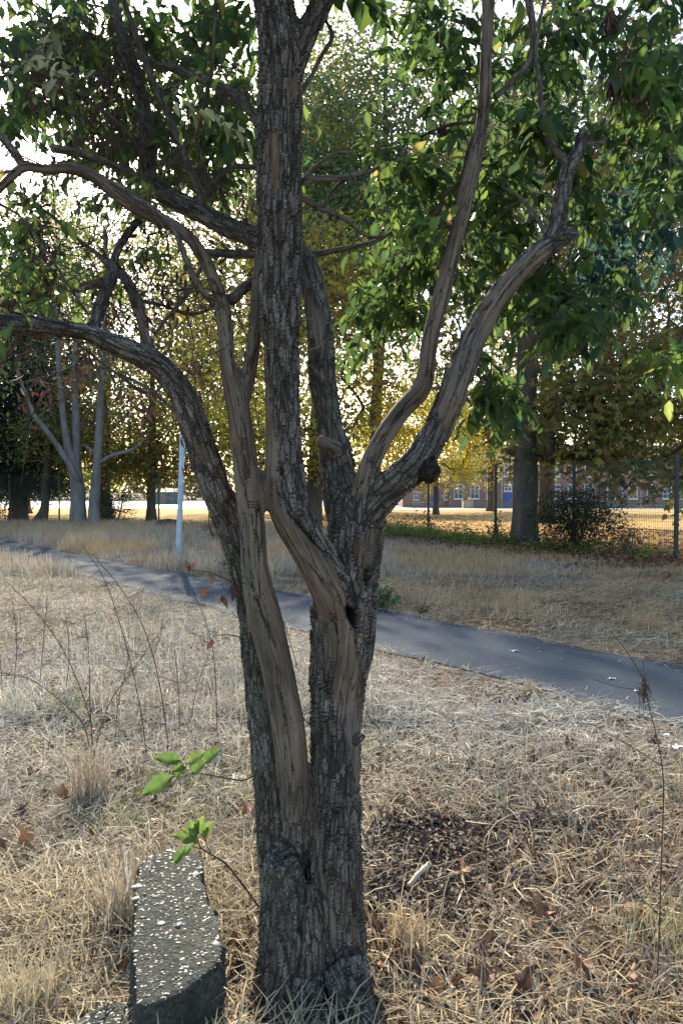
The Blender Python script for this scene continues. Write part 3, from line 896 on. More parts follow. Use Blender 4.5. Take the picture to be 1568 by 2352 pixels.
# thinner branches of the foreground tree, traced: (u, v, half width, depth)
BR = [
    [(530, 690, 13, 2.36), (560, 660, 13, 2.44), (590, 645, 12, 2.52), (640, 620, 11, 2.62), (700, 600, 8, 2.7)],
    [(462, 580, 10, 2.40), (500, 583, 10, 2.55), (590, 584, 10, 2.68), (660, 586, 9, 2.72), (720, 583, 8, 2.75), (790, 570, 6, 2.78), (850, 558, 5, 2.8), (900, 535, 4, 2.85)],
    [(490, 700, 8, 2.33), (465, 670, 7, 2.30), (438, 620, 7, 2.28), (420, 575, 7, 2.27), (406, 541, 7, 2.26), (380, 505, 7, 2.25), (340, 470, 7, 2.26), (290, 440, 6, 2.28), (240, 415, 5, 2.3)],
    [(350, 425, 10, 2.80), (332, 414, 9, 2.76), (280, 388, 9, 2.70), (227, 367, 9, 2.64), (170, 350, 9, 2.58), (121, 343, 10, 2.53)],
    [(470, 490, 9, 2.78), (452, 430, 9, 2.76), (420, 345, 9, 2.74), (370, 220, 8, 2.72), (320, 100, 7, 2.70), (285, 0, 6, 2.68), (260, -90, 5, 2.66)],
    [(600, 290, 12, 2.45), (590, 275, 12, 2.5), (560, 238, 12, 2.58), (525, 210, 12, 2.66), (450, 175, 11, 2.74), (360, 145, 9, 2.82), (270, 110, 6, 2.9)],
    [(53, 385, 10, 2.26), (30, 345, 10, 2.25), (0, 310, 9, 2.23), (-60, 270, 7, 2.2)],
    [(1134, 225, 7, 2.65), (1175, 190, 7, 2.66), (1219, 135, 7, 2.68), (1222, 60, 8, 2.7), (1214, 0, 9, 2.72), (1205, -80, 9, 2.75)],
    [(1300, 385, 10, 2.56), (1284, 360, 9, 2.58), (1262, 330, 8, 2.60), (1249, 275, 7, 2.62), (1240, 205, 6, 2.64), (1232, 130, 5, 2.66), (1240, 50, 4, 2.68), (1255, -40, 4, 2.7)],
    [(1340, 330, 7, 2.59), (1362, 328, 6, 2.6), (1392, 318, 4, 2.62)],
    [(692, 216, 5, 2.3), (730, 150, 5, 2.33), (764, 88, 5, 2.36), (748, 50, 4, 2.38), (740, 20, 3, 2.4)],
    [(690, 423, 8, 2.35), (720, 412, 8, 2.4), (780, 408, 7, 2.46), (827, 400, 6, 2.52), (870, 385, 4, 2.6)],
    [(696, 415, 4, 2.33), (725, 380, 4, 2.36), (764, 351, 3.5, 2.4), (809, 347, 3, 2.44)],
    [(735, 480, 5, 2.5), (765, 445, 5, 2.5), (790, 420, 5, 2.5), (812, 405, 5, 2.52)],
    [(690, 455, 6, 2.45), (740, 480, 6, 2.5), (800, 510, 5, 2.58), (850, 545, 4, 2.64), (900, 540, 3, 2.7)],
    [(1095, 300, 6, 2.60), (1075, 350, 6, 2.66), (1055, 420, 6, 2.74), (1020, 450, 5, 2.82), (985, 520, 4, 2.9), (940, 590, 3.5, 3.0), (905, 640, 3, 3.05)],
    [(1088, 282, 4, 2.62), (1050, 285, 4, 2.7), (1000, 298, 3, 2.8), (960, 315, 3, 2.9)],
    [(1260, 560, 5, 2.5), (1230, 500, 5, 2.56), (1190, 450, 4, 2.66), (1150, 430, 3, 2.76)],
    [(230, 590, 6, 2.45), (205, 570, 5, 2.47), (170, 540, 4, 2.48), (100, 480, 4, 2.48), (30, 470, 3, 2.48)],
    [(258, 642, 11, 2.38), (219, 652, 10, 2.40), (134, 672, 9, 2.44), (60, 690, 7, 2.48), (-30, 700, 5, 2.5)],
    [(205, 725, 3, 2.27), (160, 660, 3, 2.26), (115, 590, 3, 2.25), (60, 510, 3, 2.24), (0, 470, 3, 2.23)],
    [(390, 870, 4, 2.33), (340, 905, 3.5, 2.34), (270, 860, 3, 2.36), (190, 800, 3, 2.38)],
    [(420, 960, 4, 2.35), (350, 900, 3.5, 2.33), (260, 855, 3, 2.32), (180, 830, 2.5, 2.3)],
    [(50, 745, 6, 2.2), (30, 790, 6, 2.24), (10, 830, 5, 2.28), (-20, 870, 5, 2.3)],
    [(356, 765, 4, 2.4), (395, 715, 5, 2.45), (440, 660, 5, 2.5), (470, 600, 4, 2.55)],
    [(310, 690, 4, 2.42), (360, 700, 4, 2.5), (440, 720, 4, 2.56), (500, 700, 3, 2.6)],
    [(465, 470, 4, 2.77), (480, 430, 5, 2.76), (450, 330, 4, 2.6), (470, 240, 4, 2.4), (490, 120, 3.5, 2.3), (492, 0, 3, 2.25)],
    [(470, 430, 5, 2.8), (510, 400, 6, 2.85), (540, 380, 6, 2.9), (590, 385, 5, 2.95)],
    [(0, 148, 4, 2.5), (80, 165, 4, 2.5), (150, 200, 4, 2.55), (230, 250, 4, 2.6), (310, 320, 5, 2.7), (345, 380, 6, 2.8)],
]
branch_nodes = []; rs0 = np.random.default_rng(5)
for rows in BR:
    ctrl = []
    for (u, v, hw, Y) in rows:
        p, k = P(u, v, Y * TS); ctrl.append((*p, hw * k))
    s = spline(ctrl, 0.02)
    wob3 = np.stack([vnoise(s[:, :3] * 14, 101), vnoise(s[:, :3] * 14, 102), vnoise(s[:, :3] * 14, 103)], 1) * np.minimum(0.006, s[:, 3:4] * 0.9)
    pts = s[:, :3] + wob3
    r = np.maximum(s[:, 3] * (1 + 0.12 * vnoise(s[:, :3] * 40, 104)), 0.0018)
    v_, q_, t_ = tube_arrays(pts, r, 10)
    nn = len(v_); ar = np.concatenate([[0], np.cumsum(np.linalg.norm(np.diff(pts, axis=0), axis=1))])
    th10 = np.arange(10) * 2 * math.pi / 10; rm_ = float(r.mean())
    vc = np.stack([np.tile(np.cos(th10) * rm_, len(pts)), np.tile(np.sin(th10) * rm_, len(pts)), np.repeat(ar, 10)], 1); vc = np.concatenate([vc, vc[:1], vc[-1:]]) + rs0.uniform(0, 20)
    part('branch', v_, q_, t_, M_BARK, main_tree, {'smooth': np.full(nn, 0.35), 'h': np.full(nn, 0.8), 'algae': np.full(nn, 0.15), 'scar': np.zeros(nn), 'crack': np.zeros(nn), 'vec_cyl': vc})
    branch_nodes.append(pts[::2])
for nme in ('A', 'A2', 'A2_right', 'B1', 'B1_right', 'B2', 'B3', 'B4', 'B4_up', 'J', 'K'):
    branch_nodes.append(limb_samples[nme][::4, :3])
branch_nodes = np.concatenate(branch_nodes)
branch_nodes = branch_nodes[branch_nodes[:, 2] > 1.9]

# leaf sprays of the foreground tree: (u, v, du, dv, depth, ddepth, sprays, leaf length, palette)
G1 = [(0.060, 0.115, 0.020), (0.040, 0.085, 0.020), (0.095, 0.155, 0.024), (0.028, 0.062, 0.020)]
G2 = [(0.042, 0.085, 0.024), (0.030, 0.062, 0.024), (0.070, 0.12, 0.026)]
GY = [(0.12, 0.20, 0.035), (0.20, 0.26, 0.05), (0.075, 0.15, 0.03)]
GP = [(0.34, 0.34, 0.18), (0.26, 0.27, 0.13), (0.12, 0.17, 0.06)]
GB = [(0.028, 0.075, 0.055), (0.04, 0.10, 0.06), (0.022, 0.055, 0.045)]
SPR = [
    (960, 420, 110, 110, 2.95, .25, 30, .082, G1), (1150, 470, 90, 190, 3.4, .3, 46, .085, G1), (1200, 640, 110, 80, 3.2, .25, 32, .085, G1),
    (1130, 880, 50, 90, 3.0, .15, 13, .085, G1), (1290, 720, 80, 45, 2.95, .2, 20, .09, G2), (1060, 130, 90, 110, 3.4, .3, 26, .085, G1), (1240, 120, 60, 110, 3.5, .3, 16, .085, G1),
    (1480, 180, 80, 150, 3.1, .3, 36, .088, G1), (1500, 470, 70, 120, 4.2, .4, 44, .085, GB), (1520, 350, 60, 150, 3.4, .4, 24, .09, G1), (1430, 700, 80, 60, 3.6, .3, 12, .08, G2), (1545, 830, 35, 60, 2.9, .2, 8, .085, GY),
    (900, 680, 70, 110, 3.6, .3, 34, .08, G1), (1000, 560, 80, 80, 3.8, .3, 20, .08, G1), (1240, 270, 55, 60, 2.85, .15, 12, .09, G2), (1380, 560, 60, 90, 3.7, .3, 20, .085, GB), (1330, 440, 50, 60, 3.0, .2, 10, .085, G1),
    (90, 130, 110, 110, 3.1, .3, 34, .075, G1), (170, 90, 100, 90, 3.8, .3, 30, .08, G2), (420, 320, 110, 90, 3.4, .3, 36, .08, G1), (260, 320, 110, 80, 3.6, .3, 30, .08, G2), (400, 120, 120, 90, 3.5, .3, 26, .08, G1),
    (540, 300, 40, 90, 3.6, .2, 16, .08, G1), (50, 620, 50, 60, 2.3, .12, 9, .055, GY), (110, 640, 50, 60, 2.7, .2, 9, .055, GY), (60, 540, 60, 40, 2.8, .2, 8, .06, GY), (40, 560, 50, 40, 2.45, .12, 6, .06, G1), (90, 715, 40, 15, 2.2, .06, 2, .065, GY), (465, 170, 25, 40, 2.4, .06, 2, .06, GY), (455, 240, 18, 30, 2.25, .04, 1, .07, GP),
    (290, 440, 70, 30, 2.7, .15, 6, .07, GY), (535, 35, 30, 40, 2.5, .08, 3, .075, G1), (140, 150, 90, 60, 2.7, .25, 4, .065, GP), (350, 590, 14, 14, 2.5, .05, 2, .07, GY), (190, 660, 60, 30, 2.4, .1, 5, .06, GY), (50, 455, 20, 20, 2.4, .05, 2, .07, GY),
    (330, 210, 320, 240, 4.3, .5, 70, .085, G1), (1250, 230, 330, 330, 4.6, .5, 85, .085, G2), (1340, 70, 70, 60, 3.5, .3, 14, .08, G1), (960, 60, 80, 60, 3.8, .3, 12, .08, G1), (500, 60, 70, 60, 3.6, .3, 14, .08, G1), (60, 260, 60, 60, 3.4, .3, 10, .075, G1),
]
# the crown goes on above the frame
SPR += [(250, -180, 350, 160, 3.3, .7, 70, .09, G1), (1100, -180, 420, 160, 3.4, .7, 80, .09, G1), (700, -330, 500, 120, 3.0, .7, 60, .09, G1)]

rs = np.random.default_rng(21)
leaf_pos = []; leaf_dir = []; leaf_nrm = []; leaf_len = []; leaf_col = []
twigs = MB()
starts = []
for (u, v, du, dv, Y, dY, n, L, pal) in SPR:
    for k in range(int(n * (1.45 if n > 9 else 1))):
        a = rs.normal(0, 0.6, 2)
        uu = u + np.clip(a[0], -1.15, 1.15) * du; vv = v + np.clip(a[1], -1.15, 1.15) * dv
        yy = Y + rs.normal(0, dY)
        p, _ = P(uu, vv, max(yy, 2.05) * TS)
        starts.append((p, L, pal))
order = np.argsort([np.min(np.linalg.norm(branch_nodes - s[0], axis=1)) for s in starts])
nodes = list(branch_nodes)
NODES = np.array(nodes)
for oi in order:
    p, L, pal = starts[oi]
    tl = rs.uniform(0.16, 0.34)
    ang = rs.uniform(0, 2 * math.pi)
    d0 = np.array([math.cos(ang) * 0.8, math.sin(ang) * 0.8, rs.uniform(-0.25, 0.35)])
    st = p - d0 * tl * 0.5 + np.array([0, 0, 0.04])
    # link to the nearest wood
    dd = np.linalg.norm(NODES - st, axis=1)
    j = int(np.argmin(dd + 0.15 * (NODES[:, 2] < st[2] - 0.3)))
    a = NODES[j]
    if dd[j] > 0.02:
        mid = (a + st) / 2 + np.array([0, 0, 0.10 * dd[j]]) + rs.normal(0, 0.04 * dd[j] + 0.004, 3)
        s = spline([a, mid, st], 0.05)
        twigs.tube(s, np.linspace(0.0018 + 0.0022 * min(dd[j], 1.5), 0.0015, len(s)), 5, cap=False)
        NODES = np.concatenate([NODES, s[1:]])
    ts = np.linspace(0, 1, 6)
    cur = st[None, :] + d0[None, :] * (ts * tl)[:, None] + np.array([0, 0, -1])[None, :] * (ts ** 2 * tl * rs.uniform(0.25, 0.7))[:, None]
    twigs.tube(cur, np.linspace(0.0016, 0.0008, 6), 4, cap=False)
    NODES = np.concatenate([NODES, cur[1:4]])
    nl = rs.integers(8, 16)
    tint = rs.uniform(0.75, 1.25)
    for m in range(nl):
        f = 0.15 + 0.85 * m / (nl - 1)
        x = f * 5; i0 = min(int(x), 4)
        q = cur[i0] + (cur[i0 + 1] - cur[i0]) * (x - i0)
        tdir = unit(cur[i0 + 1] - cur[i0])
        side = unit(np.cross(tdir, [0, 0, 1])) * (1 if m % 2 else -1)
        d = tdir * 0.5 + side * (0.75 if m < nl - 1 else 0.1) + np.array([0, 0, rs.uniform(-1.1, 0.1)]) + rs.normal(0, 0.3, 3)
        nr = np.array([0, 0, 1.0]) + rs.normal(0, 0.35, 3)
        leaf_pos.append(q); leaf_dir.append(d); leaf_nrm.append(nr)
        leaf_len.append(L * rs.choice([0.55, 0.75, 0.9, 1.0]) * rs.uniform(0.85, 1.1))
        c = np.array(pal[rs.integers(len(pal))]) * tint * rs.uniform(0.8, 1.2)
        if rs.random() < 0.012: c = np.array([0.26, 0.24, 0.05])
        leaf_col.append(c)
leaf_pos = np.array(leaf_pos); leaf_dir = np.array(leaf_dir); leaf_nrm = np.array(leaf_nrm); leaf_len = np.array(leaf_len); leaf_col = np.array(leaf_col)
fu, fv = project(branch_nodes)
cand = branch_nodes[(fu > -60) & (fu < 600) & (fv > 60) & (fv < 1000)]
for k in range(330):
    p = cand[rs.integers(len(cand))]; d = unit(rs.normal(0, 1, 3) * np.array([1, .8, .8]) + [-.25, .1, -.15]); L = rs.uniform(.10, .42)
    c = spline([p, p + d * L * .5 + rs.normal(0, .03, 3), p + d * L + rs.normal(0, .03, 3)], .06)
    twigs.tube(c, np.linspace(.0022, .0008, len(c)), 4, cap=False)
    for kk in range(3):
        j = rs.integers(1, len(c)); d2 = unit(d + rs.normal(0, .8, 3)); l2 = L * rs.uniform(.2, .5)
        twigs.tube(np.array([c[j], c[j] + d2 * l2 * .5 + rs.normal(0, .008, 3), c[j] + d2 * l2]), [.0012, .0009, .0006], 3, cap=False)
twigs.build('twig', M_TWIG, main_tree, kind='stuff')

# the leaves that show largest are parts of their own, the rest one mass
lu, lv = project(leaf_pos)
dist = np.linalg.norm(leaf_pos - np.array([0, 0, CAM_H]), axis=1)
ap = leaf_len / dist * ((lu > 5) & (lu < 1563) & (lv > 5) & (lv < 1200))
big = np.argsort(-ap)[:300]
msk = np.ones(len(leaf_pos), bool); msk[big] = False


def leaf_me(name, col):
    t = LEAF_T.copy(); t[:, 0] *= 0.52
    f = np.array([1.2, .85, 1.25, .8, .75, 1.2, .9, .7])[:, None]; cc = np.array(col)[None] * f; cc[7] = cc[7] * .6 + np.array([.16, .10, .03]) * .4; cc[4] += np.array([.02, .012, 0])
    return make_mesh(name, t, LEAF_Q, LEAF_TR, M_LEAF, {'Col': cc})


def place_leaf(name, me, parent, pos, d, nr, ln):
    d = unit(d); x = unit(np.cross(d, nr)); z = np.cross(x, d)
    o = link(name, me, parent)
    Mx = Matrix(((x[0], d[0], z[0]), (x[1], d[1], z[1]), (x[2], d[2], z[2]))).to_4x4()
    base = wpos(parent)
    o.matrix_local = Matrix.Translation(Vector(pos - base)) @ Mx @ Matrix.Scale(float(ln), 4)
    return o


pal_all = [leaf_me('leaf', np.array(c) * k) for c in (G1 + G2 + GY + GP + GB) for k in (0.85, 1.1)]
pal_cols = np.array([np.array(c) * k for c in (G1 + G2 + GY + GP + GB) for k in (0.85, 1.1)])
for j in big:
    me = pal_all[int(np.argmin(((pal_cols - leaf_col[j]) ** 2).sum(1)))]
    place_leaf('leaf', me, main_tree, leaf_pos[j], leaf_dir[j], leaf_nrm[j], leaf_len[j])
v_, q_, t_, k_ = leaf_batch(leaf_pos[msk], leaf_dir[msk], leaf_nrm[msk], leaf_len[msk], leaf_len[msk] * 0.52)
part('crown', v_, q_, t_, M_LEAF, main_tree, {'Col': np.repeat(leaf_col[msk], k_, 0) * np.tile(np.array([1.15, .85, 1.2, .8, .75, 1.15, .9, .75]), int(msk.sum()))[:, None]}, kind='stuff')

# withered clusters hanging in the crown
DEADC = [(180, 60, 2.6), (150, 120, 2.6), (220, 90, 2.7), (260, 180, 2.7), (280, 240, 2.7), (170, 200, 2.6), (210, 280, 2.7), (110, 180, 2.5), (90, 240, 2.5), (40, 420, 2.4), (320, 180, 2.8), (380, 250, 2.8), (140, 310, 2.6), (70, 120, 2.6), (240, 250, 2.7), (300, 130, 2.8), (420, 905, 2.36), (330, 945, 2.33), (345, 960, 2.33), (450, 640, 2.6), (470, 880, 2.6), (310, 700, 2.4), (300, 590, 2.44), (240, 600, 2.42), (250, 690, 2.36), (180, 830, 2.36), (185, 810, 2.4), (70, 840, 2.4), (60, 790, 2.35),
         (100, 540, 2.3), (105, 580, 2.3), (110, 640, 2.3), (65, 660, 2.3), (120, 680, 2.3), (200, 250, 2.6), (240, 200, 2.7), (150, 240, 2.6), (260, 120, 2.8), (120, 60, 2.6), (330, 270, 2.8), (300, 340, 2.8), (520, 430, 2.9), (560, 470, 2.9), (500, 460, 2.9), (545, 500, 2.8),
         (345, 570, 2.4), (320, 610, 2.42), (390, 660, 2.5), (460, 850, 2.7), (440, 900, 2.6), (300, 280, 2.7), (210, 160, 2.9), (230, 300, 2.8), (440, 1000, 2.4), (200, 480, 2.5), (90, 470, 2.35), (60, 690, 2.3), (260, 720, 2.35), (480, 610, 2.6), (370, 690, 2.5), (410, 640, 2.5), (130, 880, 2.5), (170, 900, 2.5), (90, 900, 2.5)]
KEYS = [(1408, 30, 2.5), (1400, 40, 2.5), (1412, 190, 2.6), (1470, 195, 2.6), (925, 375, 2.8), (1015, 290, 2.8), (1405, 180, 2.62), (1475, 215, 2.6), (1440, 120, 2.7), (920, 355, 2.8), (1340, 790, 3.2)]
dp = []; ddv = []; dn = []; dl = []; dw = []; dc = []
for (u, v, Y) in DEADC:
    p, _ = P(u, v, Y * TS)
    for k in range(rs.integers(8, 20)):
        dp.append(p + rs.normal(0, 0.026, 3) * np.array([1, 1, 1.8])); ddv.append(np.array([0, 0, -1]) + rs.normal(0, 0.55, 3)); dn.append(rs.normal(0, 1, 3))
        dl.append(rs.uniform(0.022, 0.05)); dw.append(rs.uniform(0.008, 0.018))
        dc.append(np.array([(0.085, 0.035, 0.022), (0.06, 0.03, 0.022), (0.10, 0.055, 0.032), (0.04, 0.028, 0.022)][rs.integers(4)]) * rs.uniform(0.7, 1.2))
for (u, v, Y) in KEYS:
    p, _ = P(u, v, Y * TS)
    for k in range(18):
        dp.append(p + rs.normal(0, 0.011, 3)); ddv.append(np.array([0, 0, -1]) + rs.normal(0, 0.22, 3)); dn.append(rs.normal(0, 1, 3))
        dl.append(rs.uniform(0.035, 0.07)); dw.append(rs.uniform(0.006, 0.010)); dc.append(np.array((0.085, 0.05, 0.035)) * rs.uniform(0.6, 1.4))
v_, q_, t_, k_ = leaf_batch(np.array(dp), np.array(ddv), np.array(dn), np.array(dl), np.array(dw))
part('withered_leaf_cluster', v_, q_, t_, M_DEAD, main_tree, {'Col': np.repeat(np.array(dc), k_, 0)}, kind='stuff')


def uv_tube(rows, n=6, step=0.01, ts=1.0):
    ctrl = []
    for (u, v, hw, Y) in rows:
        p, k = P(u, v, Y * ts); ctrl.append((*p, hw * k))
    s = spline(ctrl, step)
    return s[:, :3], s[:, 3]


def fine_leaf(name, col, seed, mat, curl=.12, wr=.5):
    """a near leaf with a wavy margin, veins and worn edges"""
    rs = np.random.default_rng(seed)
    nl_, nw = 10, 5
    v = []; cc = []
    for i_ in range(nl_):
        t = i_ / (nl_ - 1); hw = wr * .5 * max(math.sin(math.pi * min(t ** .8, 1.0)) ** .85, .02) * (1 + rs.normal(0, .06))
        for j_ in range(nw):
            q = (j_ - 2) / 2
            z = .07 * abs(q) * (1 - t * .3) - curl * t * t + .025 * math.sin(9 * t + 2 * q + seed) * abs(q) + rs.normal(0, .006)
            v.append((q * hw * (1 + (.08 * (-1) ** i_ if abs(q) == 1 else 0)), t, z))
            f = (1.35 if q == 0 else 1.0) * (1.0 + .10 * (-1) ** i_) * rs.uniform(.85, 1.12)
            c = np.array(col) * f
            if abs(q) == 1 and rs.random() < .35: c = c * .5 + np.array([.12, .075, .03]) * .5
            cc.append(c)
    i = (np.arange(nl_ - 1)[:, None] * nw + np.arange(nw - 1)[None]).ravel()
    return make_mesh(name, v, np.stack([i, i + 1, i + nw + 1, i + nw], 1), None, mat, {'Col': np.array(cc)})


# green sprig growing from the left stem, dead sprig above it
mbt = MB()
pts, r = uv_tube([(592, 1765, 2.4, 2.36), (580, 1782, 2.2, 2.3), (555, 1792, 2.0, 2.24), (515, 1786, 1.7, 2.2), (480, 1780, 1.5, 2.17), (445, 1775, 1.3, 2.15), (410, 1790, 1.1, 2.13), (385, 1800, 1.0, 2.12)], ts=TS)
mbt.tube(pts, r, 6)
sprig = mbt.build('sprig_stem', M_TWIG, main_tree)
sl = fine_leaf('leaf', (0.075, 0.140, 0.028), 1, M_LEAF); sl2 = fine_leaf('leaf', (0.11, 0.170, 0.035), 2, M_LEAF, .2)
for (u0, v0, u1, v1, Y, s_, wv) in [(398, 1782, 326, 1823, 2.12, 1.0, sl), (415, 1746, 357, 1738, 2.14, 1.0, sl), (432, 1752, 462, 1728, 2.17, 1.0, sl2), (468, 1748, 501, 1722, 2.18, 1.0, sl), (428, 1760, 395, 1768, 2.14, 1.0, sl2), (420, 1755, 405, 1785, 2.14, 1.0, sl), (440, 1775, 470, 1748, 2.16, 1.0, sl)]:
    a, _ = P(u0, v0, Y * TS); b, _ = P(u1, v1, Y * TS - 0.03)
    place_leaf('leaf', wv, sprig, a, b - a, np.array([0.2, -0.75, 0.65]), np.linalg.norm(b - a) * 1.05)
mbt = MB()
for rows in ([(545, 1345, 2.2, 2.36), (520, 1330, 1.8, 2.33), (490, 1318, 1.5, 2.3), (470, 1312, 1.3, 2.29), (434, 1310, 1.1, 2.28)], [(556, 1355, 1.6, 2.36), (530, 1362, 1.2, 2.34), (512, 1350, 1.0, 2.33), (510, 1336, 0.9, 2.33)], [(560, 1468, 1.6, 2.38), (540, 1460, 1.4, 2.34), (510, 1458, 1.2, 2.3), (488, 1462, 0.9, 2.28)]):
    pts, r = uv_tube(rows, ts=TS); mbt = MB(); mbt.tube(pts, r, 5)
    dsp_ = mbt.build('dead_sprig_stem', M_TWIG, main_tree)
    dsp = dsp_ if rows[0][0] == 545 else dsp
dme = fine_leaf('dead_leaf', (0.105, 0.052, 0.028), 3, M_DEAD, .4, .55)
dme2 = fine_leaf('dead_leaf', (0.07, 0.030, 0.022), 4, M_DEAD, .5, .45)
for (u0, v0, u1, v1, m) in [(435, 1308, 430, 1287, dme), (434, 1309, 446, 1296, dme), (490, 1322, 488, 1342, dme), (472, 1350, 464, 1376, dme), (508, 1368, 528, 1393, dme2), (512, 1370, 505, 1385, dme), (540, 1352, 537, 1383, dme2), (535, 1342, 530, 1365, dme2), (490, 1470, 476, 1492, dme)]:
    a, _ = P(u0, v0, 2.3 * TS); b, _ = P(u1, v1, 2.28 * TS)
    place_leaf('dead_leaf', m, dsp, a, b - a, np.array([0.5, -0.7, 0.4]), np.linalg.norm(b - a) * .9)

# ------------------------------------------------------------------ trees of the background
def grow(trunk_pts, trunk_r, targets, rs, r_tip=0.012, droop=0.0, seg=0.5, mat=None, parent=None, name='branch', jitter=0.12, nside=5):
    """join every target to the nearest wood, thickness by the number of tips carried"""
    pos = [np.array(p) for p in trunk_pts]
    par = [-1] + list(range(len(pos) - 1))
    ntr = len(pos)
    d = [np.min(np.linalg.norm(np.array(pos) - t, axis=1)) for t in targets]
    A = np.array(pos)
    start_allowed = max(1, int(ntr * 0.35))
    tips = []
    for k in np.argsort(d):
        t = targets[k]
        dd = np.linalg.norm(A - t, axis=1)
        pen = dd + 0.6 * np.maximum(0, A[:, 2] - t[2])
        pen[:start_allowed] += 3.0
        j = int(np.argmin(pen))
        a = A[j]; L = dd[j]
        ns = max(1, int(L / seg))
        prev = j
        for m in range(1, ns + 1):
            f = m / ns
            p = a + (t - a) * f + np.array([0, 0, 1]) * (0.12 * L * math.sin(math.pi * f) - droop * f * f * L * 0.2)
            if m < ns: p = p + rs.normal(0, jitter * L / ns * 0.8, 3)
            pos.append(p); par.append(prev); prev = len(pos) - 1
        A = np.array(pos)
        tips.append(prev)
    cnt = np.zeros(len(pos))
    for tp in tips:
        j = tp
        while j >= 0:
            cnt[j] += 1; j = par[j]
    rad = r_tip * np.sqrt(np.maximum(cnt, 1)) 
    m = MB()
    # strings of nodes
    child = {}
    for j in range(ntr, len(pos)): child.setdefault(par[j], []).append(j)
    done = set()
    for j in range(ntr, len(pos)):
        if j in done: continue
        chain = [par[j], j]; done.add(j)
        cur = j
        while True:
            ch = [c for c in child.get(cur, []) if c not in done]
            if not ch: break
            c = max(ch, key=lambda x: cnt[x]); chain.append(c); done.add(c); cur = c
        pp = np.array([pos[x] for x in chain]); rr = np.array([rad[x] for x in chain]); rr[0] = rr[1]
        if par[j] < ntr: rr = np.minimum(rr, trunk_r[par[j]] * 0.8)
        m.tube(pp, rr, nside, cap=False)
    if m.v: m.build(name, mat, parent, kind='stuff')
    return [pos[t] for t in tips], A


def ell_points(c, r, n, rs, shell=0.55):
    p = rs.normal(0, 1, (n, 3)); p = unit(p)
    rad = shell + (1 - shell) * rs.random(n) ** 0.6
    return np.array(c) + p * rad[:, None] * np.array(r)


def foliage(tips, n_per, spread, size, pal, rs, droop=0.3, palm=0, wratio=0.5, tintvar=0.3):
    tips = np.array(tips)
    n = len(tips) * n_per
    ctr = np.repeat(tips, n_per, 0)
    g = rs.normal(0, 1, (n, 3)) * np.array([1, 1, 0.7]) * spread
    pos = ctr + g
    d = unit(g) * 0.6 + np.array([0, 0, -droop]) + rs.normal(0, 0.5, (n, 3))
    nr = np.array([0, 0, 1.0]) + rs.normal(0, 0.55, (n, 3))
    ln = size * rs.uniform(0.6, 1.25, n)
    ct = np.repeat(rs.integers(0, len(pal), len(tips)), n_per)
    alt = rs.integers(0, len(pal), n)
    ci = np.where(rs.random(n) < 0.45, alt, ct)
    col = np.array(pal)[ci] * rs.uniform(1 - tintvar, 1 + tintvar, (n, 1))
    if palm:
        d = unit(d); x = unit(np.cross(d, nr))
        P_, D_, N_, L_, C_ = [], [], [], [], []
        for a in np.linspace(-1.15, 1.15, palm):
            P_.append(pos); D_.append(d * math.cos(a) + x * math.sin(a)); N_.append(nr); L_.append(ln * (1 - 0.25 * abs(a))); C_.append(col)
        pos = np.concatenate(P_); d = np.concatenate(D_); nr = np.concatenate(N_); ln = np.concatenate(L_); col = np.concatenate(C_)
    return leaf_batch(pos, d, nr, ln, ln * wratio, KITE_T, None, KITE_TR), col


def bg_tree(name, label, base, trunk, crowns, pal, n_tips, n_per, spread, size, seed, bark, group=None, cat='tree', palm=0, droop=0.3, flare=1.5, wratio=0.5, r_tip=0.012, shell=0.5):
    """trunk: rows (dx, dy, z, radius); crowns: (dx, dy, z, rx, ry, rz, share)"""
    rs = np.random.default_rng(seed)
    z0 = float(ground_z(np.array([base[0]]), np.array([base[1]]))[0])
    b = np.array([base[0], base[1], z0])
    root = thing(name, b, label, cat, group)
    rows = [(b[0] + a[0], b[1] + a[1], b[2] + a[2], a[3]) for a in trunk]
    s = spline(rows, 0.35)
    rr = s[:, 3] * (1 + (flare - 1) * np.exp(-(s[:, 2] - b[2]) / 0.35))
    s2 = s.copy(); s2[0, 2] -= 0.1
    v, q, t = tube_arrays(s2[:, :3], rr, 14)
    nz = vnoise(v * np.array([3, 3, 1.2]), seed) * 0.10 + vnoise(v * np.array([8, 8, 2.0]), seed + 1) * 0.05
    cxy = v.copy(); near = np.clip(np.searchsorted(s2[:, 2], v[:, 2]), 0, len(s2) - 1)
    v[:, :2] += (v[:, :2] - s2[near, :2]) * nz[:, None]
    part('trunk', v, q, t, bark, root)
    tg = []
    for (dx, dy, z, rx, ry, rz, share) in crowns:
        tg.append(ell_points((b[0] + dx, b[1] + dy, b[2] + z), (rx, ry, rz), max(1, int(n_tips * share)), rs, shell))
    tg = np.concatenate(tg)
    tg = tg[tg[:, 2] > b[2] + 0.6]
    tips, A = grow(s[:, :3], s[:, 3], tg, rs, r_tip=r_tip, seg=0.7, mat=bark, parent=root)
    (v, q, t, k), col = foliage(tips, n_per, spread, size, pal, rs, droop, palm, wratio)
    part('crown', v, q, t, M_BGLEAF, root, {'Col': np.repeat(col, k, 0)}, kind='stuff')
    return root


